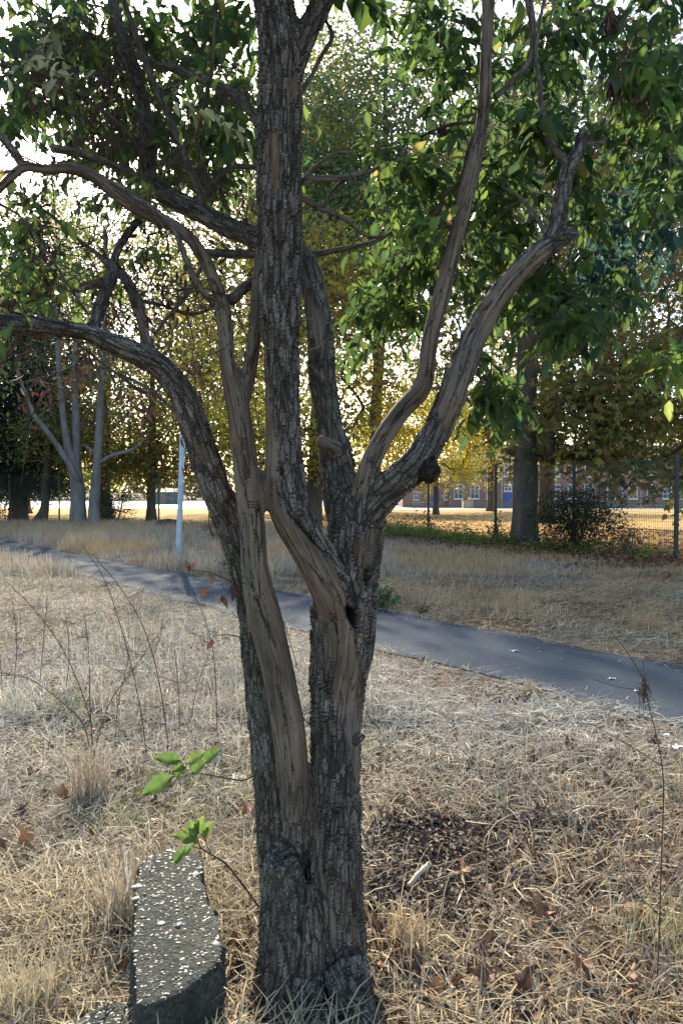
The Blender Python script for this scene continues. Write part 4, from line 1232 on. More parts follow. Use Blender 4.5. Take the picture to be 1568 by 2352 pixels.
CH = [(0.24, 0.18, 0.07), (0.21, 0.22, 0.055), (0.15, 0.19, 0.055), (0.29, 0.25, 0.07), (0.22, 0.13, 0.06)]     # turning chestnut
CHY = [(0.42, 0.38, 0.05), (0.30, 0.33, 0.05), (0.24, 0.22, 0.06), (0.48, 0.40, 0.05), (0.28, 0.18, 0.06)]
OL = [(0.18, 0.25, 0.07), (0.25, 0.26, 0.075), (0.28, 0.22, 0.09), (0.14, 0.20, 0.07)]
POP = [(0.14, 0.21, 0.09), (0.11, 0.18, 0.10), (0.20, 0.23, 0.06), (0.26, 0.25, 0.05), (0.10, 0.16, 0.095)]
YEL = [(0.55, 0.45, 0.03), (0.42, 0.41, 0.035), (0.60, 0.44, 0.035), (0.32, 0.33, 0.035)]
EVG = [(0.018, 0.042, 0.032), (0.025, 0.05, 0.034), (0.014, 0.033, 0.028), (0.03, 0.05, 0.022)]
LIM = [(0.28, 0.36, 0.04), (0.20, 0.29, 0.04), (0.36, 0.40, 0.04)]
GT = 'trees beyond the path'

bg_tree('chestnut_tree', 'broad chestnut tree with browning leaves and stout dark trunk by the fence on the right', (5.05, 20.4),
        [(0, 0, 0, .36), (0, 0, 1.2, .33), (0, 0, 3, .31), (0.05, 0, 6, .26), (0.1, 0, 9, .18), (0.1, 0, 12, .09)],
        [(1.8, 0, 8.4, 5.4, 4.5, 6.0, .58), (3.4, -1.5, 3.3, 2.9, 2.2, 1.9, .24), (1.4, 0.5, 3.3, 2.2, 2.0, 1.2, .10), (5.8, -3, 5.0, 2.5, 2.2, 2.6, .08)], CH, 380, 46, 0.5, 0.19, 31, M_BARKDK, GT, palm=4, flare=1.25)
bg_tree('chestnut_tree', 'chestnut tree with yellow-brown leaves and dark trunk right behind the foreground stems', (-1.1, 29.5),
        [(0, 0, 0, .30), (0, 0, 1.5, .27), (0.1, 0, 4, .24), (0.1, 0, 8, .14), (0.1, 0, 11, .07)],
        [(-1.0, 0, 7.4, 4.9, 4.5, 5.0, .88), (-1.5, -1, 3.4, 3.0, 2, 1.2, .12)], CHY, 260, 36, 0.55, 0.20, 32, M_BARKDK, GT, palm=4, shell=0.6)
bg_tree('poplar_tree', 'tall poplar with small pale green leaves above the chestnuts', (1.6, 36),
        [(0, 0, 0, .35), (0, 0, 4, .30), (0.3, 0, 10, .24), (0.5, 0, 18, .14), (0.5, 0, 25, .06)],
        [(0.2, 0, 17, 4.6, 4.5, 9.5, .6), (-3.0, 0, 16, 3.4, 3, 8.5, .4)], POP, 480, 96, 0.65, 0.20, 33, M_BARKDK, GT, wratio=0.75, shell=0.2)
bg_tree('chestnut_tree', 'broad brown-leaved chestnut left of the blue-grey pole', (-10.4, 40.5),
        [(0, 0, 0, .26), (0, 0, 2, .24), (0.1, 0, 5, .2), (0.1, 0, 10, .08)],
        [(0.5, 0, 6.6, 5.4, 4.0, 4.6, .8), (1.0, -1, 3.4, 3.6, 2, 1.3, .2)], CH, 240, 38, 0.55, 0.21, 34, M_BARKDK, GT, palm=4, shell=0.55)
bg_tree('broadleaf_tree', 'tall olive-green broadleaf tree rising behind the pale trunks', (-15.0, 47),
        [(0, 0, 0, .4), (0, 0, 4, .34), (0.2, 0, 10, .24), (0.2, 0, 18, .1)],
        [(0, 0, 11.5, 7.5, 5, 8.0, .8), (2, 0, 5, 5, 3, 3, .2)], OL, 320, 60, 0.75, 0.28, 35, M_BARKDK, GT, wratio=0.6, shell=0.4)
bg_tree('broadleaf_tree', 'tall brown-green tree filling the sky left of the central trunk', (-5.2, 41),
        [(0, 0, 0, .4), (0, 0, 4, .34), (0.2, 0, 10, .24), (0.2, 0, 19, .1)],
        [(0, 0, 13, 6.0, 5, 8.0, .85), (0, 0, 6, 5, 3, 2.5, .15)], OL + CH[:2] + CHY[:2], 290, 50, 0.7, 0.26, 36, M_BARKDK, GT, wratio=0.6, shell=0.45)
bg_tree('broadleaf_tree', 'tall thin-leaved brown tree just right of the central trunk high up', (-1.6, 46),
        [(0, 0, 0, .35), (0, 0, 5, .3), (0.2, 0, 14, .2), (0.2, 0, 27, .07)],
        [(0, 0, 20, 4.5, 4, 9, 1.0)], CH + OL[2:3], 300, 80, 0.8, 0.26, 44, M_BARKDK, GT, wratio=0.6, shell=0.25)
bg_tree('maple_tree', 'round tree glowing bright yellow in front of the school', (7.4, 58),
        [(0, 0, 0, .22), (0, 0, 1.8, .2), (0, 0, 4, .14), (0, 0, 7, .06)],
        [(-0.4, 0, 6.2, 5.6, 4, 4.4, 1.0)], YEL, 220, 64, 0.65, 0.28, 37, M_BARKDK, GT)
bg_tree('broadleaf_tree', 'brown-leaved tree at the right edge behind the fence', (14.5, 27),
        [(0, 0, 0, .36), (0, 0, 4, .3), (0, 0, 9, .2), (0, 0, 14, .08)],
        [(0, 0, 8.5, 6.2, 5, 6.5, .85), (-3, -1, 3.6, 2.6, 2, 1.5, .15)], CH + OL[:2], 250, 42, 0.55, 0.22, 38, M_BARKDK, GT, palm=3)
bg_tree('evergreen_tree', 'dense dark blue-green evergreen at the left edge', (-17.6, 41),
        [(0, 0, 0, .22), (0, 0, 3, .18), (0, 0, 9, .05)],
        [(0, 0, 5.2, 2.6, 2.4, 3.6, .8), (0.5, -0.5, 2.2, 2.6, 1.8, 1.1, .2)], EVG, 320, 90, 0.36, 0.17, 39, M_BARKDK, GT, wratio=0.45, droop=0.6)
bg_tree('evergreen_tree', 'tall dark evergreen partly hidden behind the leaning limb on the left', (-19.0, 43),
        [(0, 0, 0, .3), (0, 0, 5, .22), (0, 0, 13, .06)],
        [(0, 0, 7.6, 4.4, 3, 6.0, 1.0)], EVG + OL[:1], 320, 80, 0.55, 0.25, 40, M_BARKDK, GT, wratio=0.5, droop=0.6)
bg_tree('lime_tree', 'small sunlit lime-green tree behind the pale trunks', (-17.2, 52),
        [(0, 0, 0, .16), (0, 0, 2, .13), (0, 0, 5, .05)],
        [(0, 0, 4.4, 4.4, 2.5, 2.3, 1.0)], LIM, 140, 50, 0.45, 0.22, 41, M_BARKDK, GT)
bg_tree('broadleaf_tree', 'tall green tree reaching past the top at upper right', (10.5, 38),
        [(0, 0, 0, .4), (0, 0, 5, .34), (0, 0, 12, .2), (0, 0, 22, .08)],
        [(0, 0, 15, 6.5, 5, 9, 1.0)], POP + OL, 360, 90, 0.75, 0.26, 42, M_BARKDK, GT, wratio=0.7, shell=0.25)
for k_, (bx, by, lab, pal_) in enumerate([(-26.5, 62, 'big far tree behind the evergreens at the left edge', OL), (-9, 66, 'big far tree seen between the leaning stems', OL + CHY[:2]), (3.5, 72, 'big far tree behind the central fork', CHY + OL[:2]), (15, 74, 'big far tree behind the right-hand chestnut', OL + CH[:2])]):
    bg_tree('broadleaf_tree', lab, (bx, by), [(0, 0, 0, .45), (0, 0, 5, .38), (0, 0, 12, .25), (0, 0, 20, .1)],
            [(0, 0, (18, 12.5, 12.5, 12.5)[k_], 8.5, 6, (11, 8.5, 8.5, 8.5)[k_], .8), (0, 0, 6, 7, 4, 3.5, .2)], pal_, 170, (85, 34, 34, 50)[k_], 1.0, 0.42, 140 + k_, M_BARKDK, GT, wratio=0.65, shell=0.25)
bg_tree('broadleaf_tree', 'broad brown-green tree standing past the left edge by the path', (-21, 33), [(0, 0, 0, .34), (0, 0, 4, .28), (0, 0, 10, .16), (0, 0, 14, .07)],
        [(0, 0, 8.5, 5.5, 5, 6.0, 1.0)], OL + CH[:2], 220, 50, 0.7, 0.26, 151, M_BARKDK, GT, wratio=0.6)
bg_tree('broadleaf_tree', 'tall tree past the left edge behind the dark evergreen', (-31, 48), [(0, 0, 0, .4), (0, 0, 5, .3), (0, 0, 12, .2), (0, 0, 18, .08)],
        [(0, 0, 10.5, 7, 6, 8.0, 1.0)], OL, 220, 50, 0.9, 0.34, 152, M_BARKDK, GT, wratio=0.6)
# low bent tree with a double trunk, far left
bg_tree('bent_tree', 'low bent tree with a split double trunk beside the evergreen', (-15.9, 38.9),
        [(0, 0, 0, .30), (0.25, 0, .5, .24), (0.35, 0, 1.2, .20), (0.3, 0, 2.0, .17), (0.5, 0, 3.2, .12), (0.6, 0, 5, .05)],
        [(0.6, 0, 4.2, 2.4, 2, 1.7, 1.0)], OL, 90, 40, 0.35, 0.17, 43, M_BARKDK, GT)


# pale-barked trees, limbs traced
def pale_tree(label, base_uvY, limbs, seed, ntw, crown_c, crown_r):
    rs = np.random.default_rng(seed)
    u, v, Y = base_uvY
    p, k = P(u, v, Y)
    z0 = float(ground_z(np.array([p[0]]), np.array([Y]))[0])
    b = np.array([p[0], Y, z0])
    root = thing('pale_barked_tree', b, label, 'tree', GT)
    allpts = []
    for n_, rows in enumerate(limbs):
        ctrl = []
        for (u_, v_, hw, Y_) in rows:
            q, k = P(u_, v_, Y_); ctrl.append((*q, hw * k))
        if n_ == 0: ctrl[0] = (b[0], b[1], b[2] - 0.1, ctrl[0][3])
        s = spline(ctrl, 0.3)
        vv, qq, tt = tube_arrays(s[:, :3], s[:, 3], 10)
        part('trunk' if n_ == 0 else 'limb', vv, qq, tt, M_BARKPALE, root)
        allpts.append(s)
    s = np.concatenate(allpts)
    s = s[s[:, 2] > 2.5]
    tg = ell_points(crown_c(b), crown_r, ntw, rs, 0.2)
    A = [p for p in s[:, :3]]; m = MB()
    A = np.array(A)
    d = np.min(np.linalg.norm(A[None] - tg[:, None], axis=2), 1)
    for j in np.argsort(d):
        dd = np.linalg.norm(A - tg[j], axis=1); i0 = int(np.argmin(dd))
        mid = (A[i0] + tg[j]) / 2 + rs.normal(0, 0.12 * dd[i0], 3)
        ss_ = spline([A[i0], mid, tg[j]], 0.3)
        m.tube(ss_, np.linspace(0.012 + 0.012 * min(dd[i0], 2), 0.007, len(ss_)), 4, cap=False)
        A = np.concatenate([A, ss_[1:]])
    m.build('twig', M_BARKPALE, root, kind='stuff')
    (vv, qq, tt, k), col = foliage(tg, 7, 0.3, 0.12, OL + CH[:1], rs, 0.3)
    part('crown', vv, qq, tt, M_BGLEAF, root, {'Col': np.repeat(col, k, 0)}, kind='stuff')
    return root


pale_tree('pale-barked tree forking into three bare limbs beyond the path on the left', (180, 1197, 37),
          [[(182, 1200, 20, 37), (180, 1150, 17, 37), (177, 1100, 15, 37), (172, 1080, 14, 37), (158, 1030, 10, 37), (148, 970, 8, 37.1), (141, 900, 7, 37.2), (135, 820, 6, 37.4), (130, 700, 5, 37.6), (128, 560, 3, 38)],
           [(174, 1085, 11, 37), (176, 1030, 10, 37.3), (175, 950, 9, 37.6), (172, 880, 8, 37.8), (175, 780, 6, 38), (180, 640, 4, 38.2)],
           [(183, 1110, 8, 36.9), (165, 1075, 7, 36.6), (130, 1020, 6.5, 36.3), (100, 980, 6, 36), (80, 955, 5, 35.8), (65, 920, 4, 35.6), (40, 850, 3, 35.4)]],
          51, 150, lambda b: (b[0] - 0.8, b[1], 8.0), (3.0, 1.6, 4.2))
pale_tree('straight pale-barked tree with one long branch to the right beyond the path', (218, 1195, 36.6),
          [[(215, 1200, 16, 36.6), (218, 1150, 13, 36.6), (223, 1080, 10, 36.6), (228, 1000, 9, 36.6), (231, 930, 8, 36.6), (236, 850, 7, 36.7), (240, 780, 6, 36.8), (243, 660, 5, 37), (240, 520, 3, 37.2)],
           [(229, 1065, 5, 36.6), (250, 1050, 4.5, 36.3), (280, 1040, 4, 36.1), (310, 1030, 3.5, 36), (335, 1005, 2, 35.9)],
           [(226, 1040, 3.5, 36.6), (205, 1030, 3, 36.9), (192, 1020, 2.5, 37)]],
          52, 130, lambda b: (b[0] + 0.6, b[1], 8.0), (2.6, 1.6, 4.2))


# bushes
def bush(name, label, base, r, h, pal, n, size, seed, stems=5, spread=0.12, n_per=10, group=None, cat='bush'):
    rs = np.random.default_rng(seed)
    z0 = float(ground_z(np.array([base[0]]), np.array([base[1]]))[0])
    b = np.array([base[0], base[1], z0])
    root = thing(name, b, label, cat, group)
    m = MB(); A = []
    for k in range(stems):
        a = rs.uniform(0, 6.28)
        top = b + np.array([math.cos(a) * r * .35, math.sin(a) * r * .35, h * rs.uniform(.6, .9)])
        s = spline([b + rs.normal(0, .05, 3) * np.array([1, 1, 0]), (b + top) / 2 + rs.normal(0, .06, 3), top], 0.08)
        m.tube(s, np.linspace(0.03, 0.008, len(s)) * min(1, h / 1.2), 6); A.append(s)
    A = np.concatenate(A)
    tg = ell_points(b + np.array([0, 0, h * .52]), (r, r, h * .5), n, rs, 0.25)
    tg = tg[tg[:, 2] > b[2] + 0.05]
    for t in tg:
        dd = np.linalg.norm(A - t, axis=1); j = int(np.argmin(dd))
        m.tube(np.array([A[j], (A[j] + t) / 2 + rs.normal(0, .03, 3), t]), [0.007, 0.005, 0.003], 4, cap=False)
    m.build('stem', M_BARKDK, root)
    (v, q, t, k), col = foliage(tg, n_per, spread, size, pal, rs, 0.1, 0, 0.55)
    part('foliage', v, q, t, M_BGLEAF, root, {'Col': np.repeat(col, k, 0)}, kind='stuff')
    return root


HOL = [(0.022, 0.040, 0.020), (0.030, 0.050, 0.022), (0.016, 0.028, 0.018), (0.05, 0.06, 0.03)]
bush('holly_bush', 'dark glossy holly bush beside the stout chestnut trunk', (5.85, 18.3), 1.15, 1.65, HOL, 330, 0.07, 61, 7, 0.16, 20)
bush('holly_bush', 'small dark bush between the holly bush and the right fence post', (6.75, 17.6), 0.42, 0.75, HOL, 70, 0.055, 62, 4, 0.09, 12)
bush('ivy_bush', 'ivy-covered shrub at the foot of the pale trunks', (-11.3, 37.2), 1.0, 1.7, EVG + OL[:1], 150, 0.10, 63, 5, 0.16, 14)
bush('bramble_bush', 'low shrub in the dry grass right of the blue-grey pole', (-3.5, 20.5), 0.55, 0.75, [(0.13, 0.13, 0.05), (0.20, 0.15, 0.08), (0.09, 0.10, 0.04)], 60, 0.05, 64, 9, 0.08, 6)
bush('hedge_bush', 'low dark bush against the left fence beside the bent tree', (-18.4, 37.6), 1.4, 1.3, EVG + OL, 140, 0.12, 65, 5, 0.18, 12)
bush('green_weed', 'leafy green weed at the far edge of the path', (0.52, 9.35), 0.17, 0.30, [(0.05, 0.09, 0.045), (0.07, 0.12, 0.05)], 26, 0.10, 66, 3, 0.03, 4, cat='weed')
bush('green_weed', 'smaller weed just right of the leafy one at the path edge', (1.0, 9.0), 0.10, 0.13, [(0.06, 0.09, 0.045), (0.08, 0.12, 0.05)], 14, 0.06, 67, 2, 0.03, 4, cat='weed')
bush('grey_green_weed', 'bushy grey-green weed behind the leaning left stem', (-1.6, 11.6), 0.28, 0.55, [(0.12, 0.15, 0.09), (0.10, 0.13, 0.08)], 70, 0.06, 68, 5, 0.05, 8, cat='weed')
bush('green_weed', 'tiny grey-green weed flat in the grass at lower left', tuple(PZ(105, 1990)[:2]), 0.09, 0.05, [(0.10, 0.14, 0.09), (0.14, 0.17, 0.11)], 16, 0.035, 69, 2, 0.02, 4, cat='weed')

# ivy and bramble ground cover along the fence foot
rs = np.random.default_rng(71)
n = 15000
yy = rs.uniform(15.5, 26.5, n); off = np.abs(rs.normal(0, 0.75, n))
xx = fence_x(yy) - 0.25 - off + rs.normal(0, 0.1, n)
clump = vnoise(np.stack([xx * 1.2, yy * 1.2, yy * 0], 1), 9)
keep = (clump > -0.25) & ((yy > 19) | (rs.random(n) < 0.35))
xx, yy, off, clump = xx[keep], yy[keep], off[keep], clump[keep]
zz = np.abs(rs.normal(0, 0.20, len(xx))) * (1 + clump) * np.exp(-.6 * off) + 0.03
pos = np.stack([xx, yy, zz + ground_z(xx, yy)], 1)
pal = np.array([(0.16, 0.25, 0.04), (0.10, 0.17, 0.04), (0.24, 0.31, 0.04), (0.06, 0.10, 0.04), (0.18, 0.15, 0.06)])
col = pal[rs.integers(0, 5, len(pos))] * rs.uniform(0.7, 1.2, (len(pos), 1))
v_, q_, t_, k_ = leaf_batch(pos, rs.normal(0, 1, (len(pos), 3)) * np.array([1, 1, .35]), np.array([0, 0, 1]) + rs.normal(0, .4, (len(pos), 3)), rs.uniform(.05, .11, len(pos)), rs.uniform(.04, .08, len(pos)), KITE_T, None, KITE_TR)
tag(part('ivy_ground_cover', v_, q_, t_, M_BGLEAF, None, {'Col': np.repeat(col, k_, 0)}), 'low green ivy and bramble cover along the foot of the fence', 'ivy', kind='stuff')

# far wood on the skyline
rs = np.random.default_rng(72)
n = 26000
xx = rs.uniform(-190, 230, n); yy = rs.uniform(185, 215, n)
top = 7 + 5 * vnoise(np.stack([xx / 9, yy / 20, xx * 0], 1), 3) + 3 * vnoise(np.stack([xx / 3, yy / 9, xx * 0], 1), 4)
zz = -0.9 + top * rs.random(n) ** 0.7
col = np.array([(0.06, 0.075, 0.03), (0.05, 0.06, 0.03), (0.09, 0.075, 0.035)])[rs.integers(0, 3, n)] * rs.uniform(.7, 1.3, (n, 1))
v_, q_, t_, k_ = leaf_batch(np.stack([xx, yy, zz], 1), rs.normal(0, 1, (n, 3)), rs.normal(0, 1, (n, 3)), rs.uniform(.9, 1.6, n), rs.uniform(.6, 1.1, n), KITE_T, None, KITE_TR)
tag(part('far_woodland', v_, q_, t_, M_BGLEAF, None, {'Col': np.repeat(col, k_, 0)}), 'distant belt of trees on the skyline behind the school grounds', 'woodland', kind='stuff')

# ------------------------------------------------------------------ fences
def mesh_fence(label, pts, hgt, seed):
    rs = np.random.default_rng(seed)
    z = [float(-0.86 * np.clip((p[1] - 25) / 80.0, 0, 1)) for p in pts]
    root = thing('mesh_fence', (pts[0][0], pts[0][1], z[0]), label, 'fence')
    b0 = wpos(root)
    for (x, y), zz in zip(pts, z):
        m = MB()
        m.box((x - .035, y - .035, zz - .1), (x + .035, y + .035, zz + hgt + .05))
        m.box((x - .042, y - .042, zz + hgt + .05), (x + .042, y + .042, zz + hgt + .075))
        m.build('post', M_POST, root, smooth=False)
    for k in range(len(pts) - 1):
        a = np.array([*pts[k], z[k]]); b = np.array([*pts[k + 1], z[k + 1]])
        L = np.linalg.norm(b - a); d = (b - a) / L; nrm = np.array([-d[1], d[0], 0]) * 0.045
        m = MB()
        nw = int(L / 0.05)
        for j in range(nw):
            p = a + d * (0.06 + (L - 0.12) * j / (nw - 1)) + nrm
            w = 0.0022
            m.box((p[0] - w, p[1] - w, p[2] + .05), (p[0] + w, p[1] + w, p[2] + hgt))
        for h in np.linspace(.08, hgt - .02, 12):
            m.tube(np.array([a + d * .05 + nrm * 1.06 + [0, 0, h], b - d * .05 + nrm * 1.06 + [0, 0, h]]), 0.0028, 4, cap=False)
        m.build('mesh_panel', M_WIRE, root, smooth=False)
    return root


mesh_fence('green wire mesh school fence with dark square posts running across the right side', FENCE_R, 2.2, 1)
mesh_fence('green wire mesh fence with dark posts behind the pale trunks on the left', FENCE_L[1:], 2.45, 2)

# ivy on two of the posts
rs = np.random.default_rng(73)
for (x, y), lab in (((2.8, 23.9), 'ivy climbing the fence post left of the chestnut trunk'), ((4.45, 21.4), 'ivy climbing the fence post beside the chestnut trunk')):
    n = 160
    pos = np.stack([x + rs.normal(0, .10, n), y - .06 + rs.normal(0, .07, n), np.abs(rs.normal(0, .35, n)) + 0.03], 1)
    v_, q_, t_, k_ = leaf_batch(pos, rs.normal(0, 1, (n, 3)) + [0, -.4, 0], np.array([0, -1, .5]) + rs.normal(0, .4, (n, 3)), rs.uniform(.05, .09, n), rs.uniform(.04, .07, n), KITE_T, None, KITE_TR)
    root = thing('climbing_ivy', (x, y - .06, 0), lab, 'ivy')
    part('foliage', v_, q_, t_, M_BGLEAF, root, {'Col': np.repeat(np.array(HOL)[rs.integers(0, 4, n)], k_, 0)}, kind='stuff')
    mm = MB(); mm.tube(np.array([(x + .02, y - .05, 0), (x + .05, y - .06, .4), (x, y - .05, .9)]), [.012, .009, .004], 5); mm.build('stem', M_TWIG, root)

# ------------------------------------------------------------------ blue-grey pole
pb, pk = P(411, 1290, 15.6)
pt, _ = P(421, 955, 15.75)
pole = thing('signpost_pole', (pb[0], pb[1], 0), 'plain blue-grey metal pole standing in the grass beyond the path', 'pole')
m = MB(); m.tube(np.array([(pb[0], pb[1], -.1), (pb[0], pb[1], .4), tuple(pb * .5 + pt * .5), tuple(pt)]), .057, 20); m.build('shaft', M_POLE, pole)
m = MB(); m.tube(np.array([tuple(pt - np.array([0, 0, .01])), tuple(pt + np.array([0, 0, .04])), tuple(pt + np.array([0, 0, .06]))]), [.062, .062, .03], 20); m.build('cap', M_POLE, pole)
m = MB(); m.tube(np.array([(pb[0], pb[1], -.02), (pb[0], pb[1], .03), (pb[0], pb[1], .05)]), [.085, .085, .06], 20); m.build('base_collar', M_POLE, pole)

# ------------------------------------------------------------------ the school and its grounds
SY = 106.0; SZ = -0.86
school = thing('school_building', (30, SY, SZ), 'two-storey red brick school with white windows and slate roof beyond the field', 'school')
sx = lambda u: (u - 784) / FPX * SY
x0, x1 = sx(1030), 62.0
EAVE = 6.95
m = MB(); m.box((x0, SY, SZ), (x1, SY + 10, SZ + EAVE)); m.build('wall', M_BRICK, school, smooth=False)
m = MB()
rv = [(x0 - .4, SY - .4, SZ + EAVE + .02), (x1 + .4, SY - .4, SZ + EAVE + .02), (x1 + .4, SY + 10.4, SZ + EAVE + .02), (x0 - .4, SY + 10.4, SZ + EAVE + .02), (x0 + 3, SY + 5, SZ + EAVE + 2.3), (x1 - 3, SY + 5, SZ + EAVE + 2.3)]
m.add(rv, [(0, 1, 5, 4), (2, 3, 4, 5), (0, 3, 2, 1)], [(1, 2, 5), (3, 0, 4)]); roof = m.build('roof', M_ROOF, school, smooth=False)
m = MB(); m.box((x0 - .45, SY - .5, SZ + EAVE - .22), (x1 + .45, SY - .41, SZ + EAVE + .06)); m.build('gutter', M_WHITE, school, smooth=False)
for cx in (x0 + 9, x0 + 27):
    m = MB(); m.box((cx, SY + 3.5, SZ + EAVE + 1.0), (cx + .9, SY + 4.3, SZ + EAVE + 3.4)); m.build('chimney', M_BRICK, roof, smooth=False)
# lower left wing
wx0, wx1 = sx(925), x0 - .02
m = MB(); m.box((wx0, SY + .6, SZ), (wx1, SY + 9, SZ + 3.4)); m.build('wall', M_BRICK, school, smooth=False)
m = MB(); m.box((wx0 - .3, SY + .3, SZ + 3.42), (wx1 - .005, SY + 9.2, SZ + 3.65)); m.build('roof', M_ROOF, school, smooth=False)


def window(xc, z0, w, h, y, nx, nz):
    m = MB(); f = .09
    xa, xb = xc - w / 2, xc + w / 2
    m.box((xa, y - .08, z0), (xa + f, y + .02, z0 + h)); m.box((xb - f, y - .08, z0), (xb, y + .02, z0 + h))
    m.box((xa + f, y - .08, z0), (xb - f, y + .02, z0 + f)); m.box((xa + f, y - .08, z0 + h - f), (xb - f, y + .02, z0 + h))
    for i in range(1, nx):
        xm = xa + w * i / nx; m.box((xm - .035, y - .07, z0 + f), (xm + .035, y + .02, z0 + h - f))
    for i in range(1, nz):
        zm = z0 + h * i / nz; m.box((xa + f, y - .066, zm - .035), (xb - f, y + .02, zm + .035))
    o = m.build('window', M_WHITE, school, smooth=False)
    m = MB(); m.box((xa + .02, y - .03, z0 + .02), (xb - .02, y + .01, z0 + h - .02)); m.build('pane', M_GLASS, o, smooth=False)
    m = MB(); m.box((xa - .1, y - .16, z0 - .12), (xb + .1, y - .002, z0 - .01)); m.build('sill', M_WHITE, o, smooth=False)


for u in (1052, 1089, 1126, 1200, 1238, 1275, 1312, 1350, 1403, 1452, 1493, 1530, 1568, 1606):
    window(sx(u), SZ + 1.25, 1.25, 2.1, SY, 2, 3)
for u in (1052, 1089, 1126, 1165, 1200, 1238, 1275, 1312, 1350, 1407, 1452, 1493, 1530, 1568, 1606):
    window(sx(u), SZ + 4.45, 1.2, 1.9, SY, 2, 3)
window(sx(1165), SZ + 2.35, 1.1, 1.0, SY, 2, 2)
for u in (956, 1027): window(sx(u), SZ + 1.1, .8, 1.2, SY + .6, 2, 2)
for xc, y in ((sx(1165), SY), (sx(1001), SY + .6)):
    m = MB(); m.box((xc - .55, y - .06, SZ), (xc + .55, y + .02, SZ + 2.05)); d_ = m.build('door', M_BLUE, school, smooth=False)
    m = MB(); m.box((xc + .35, y - .12, SZ + 1.0), (xc + .45, y - .061, SZ + 1.1)); m.build('handle', M_WHITE, d_, smooth=False)
for u in (1151, 1427, 1470):
    m = MB(); m.tube(np.array([(sx(u), SY - .09, SZ), (sx(u), SY - .09, SZ + EAVE - .25)]), .06, 8); m.build('downpipe', M_WHITE, school)

# picket fence in front of the school
fz = -0.86 * (99 - 25) / 80
pf = thing('picket_fence', (40, 99, fz), 'low weathered picket fence in front of the school windows', 'fence')
m = MB()
for x in np.arange(17.5, 52, .16):
    m.box((x, 98.98, fz), (x + .09, 99.0, fz + .95 + .04 * random.random()))
m.build('pickets', M_WOOD, pf, smooth=False, kind='stuff')
for h in (.25, .75):
    m = MB(); m.box((17.4, 99.002, fz + h), (52.1, 99.05, fz + h + .09)); m.build('rail', M_WOOD, pf, smooth=False)
m = MB(); z_ = fz + .07; m.box((16.0, 97.4, fz + .01), (17.3, 98.4, z_ + .95)); m.box((15.95, 97.35, z_ + .952), (17.35, 98.45, z_ + 1.02))
o = m.build('timber_planter', M_PALEWOOD, None, smooth=False); tag(o, 'pale square timber box at the left end of the picket fence', 'box')


def picnic(x, y, label):
    z = -0.86 * (y - 25) / 80 + .02
    r = thing('picnic_table', (x, y, z), label, 'table', 'tables in the school yard')
    m = MB(); m.box((x - .9, y - .38, z + .72), (x + .9, y + .38, z + .77)); m.build('table_top', M_WOOD, r, smooth=False)
    for s in (-1, 1):
        m = MB(); m.box((x - .9, y + s * .75 - .13, z + .43), (x + .9, y + s * .75 + .13, z + .47)); m.build('seat', M_WOOD, r, smooth=False)
        m = MB(); m.tube(np.array([(x + s * .65, y - .8, z), (x + s * .65, y - .2, z + .72)]), .045, 4); m.tube(np.array([(x + s * .65, y + .8, z), (x + s * .65, y + .2, z + .72)]), .045, 4)
        m.box((x + s * .65 - .03, y - .85, z + .38), (x + s * .65 + .03, y + .85, z + .428)); m.build('leg_frame', M_WOOD, r, smooth=False)


picnic(sx(998) * 98 / SY, 98, 'wooden picnic table in front of the blue door beside the timber box')
picnic(sx(962) * 98 / SY, 98, 'wooden picnic table at the far left end of the school wing')
m = MB(); xr = (1236 - 784) / FPX * 46; zr = -0.86 * 21 / 80
m.tube(np.array([(xr, 46, zr), (xr, 46, zr + .36), (xr, 46, zr + .40)]), [.13, .17, .18], 14); 
o = m.build('plastic_tub', M_RED, None); tag(o, 'small red plastic tub on the field right of the chestnut trunk', 'tub')


def goal(xc, y, w, h, label):
    z = -0.86 * (y - 25) / 80 + .01
    r = thing('football_goal', (xc, y, z), label, 'goal', 'football goals on the playground')
    for s in (-1, 1):
        m = MB(); m.tube(np.array([(xc + s * w / 2, y, z), (xc + s * w / 2, y, z + h)]), .05, 8); m.build('post', M_WHITE, r)
        m = MB(); m.tube(np.array([(xc + s * w / 2, y, z + h), (xc + s * w / 2, y + .5, z + h - .03), (xc + s * w / 2, y + 1.4, z + .03)]), .03, 6); m.build('net_support', M_WHITE, r)
    m = MB(); m.tube(np.array([(xc - w / 2 - .05, y, z + h + .05), (xc + w / 2 + .05, y, z + h + .05)]), .05, 8); m.build('crossbar', M_WHITE, r)
    m = MB()
    for k in range(21):
        xk = xc - w / 2 + w * k / 20; m.tube(np.array([(xk, y + .45, z + h - .06), (xk, y + 1.38, z + .03)]), .006, 3, cap=False)
    for k in range(8):
        f = k / 7; m.tube(np.array([(xc - w / 2, y + .45 + .93 * f, z + (h - .06) * (1 - f) + .03 * f), (xc + w / 2, y + .45 + .93 * f, z + (h - .06) * (1 - f) + .03 * f)]), .006, 3, cap=False)
    m.build('net', M_WHITE, r, kind='stuff')


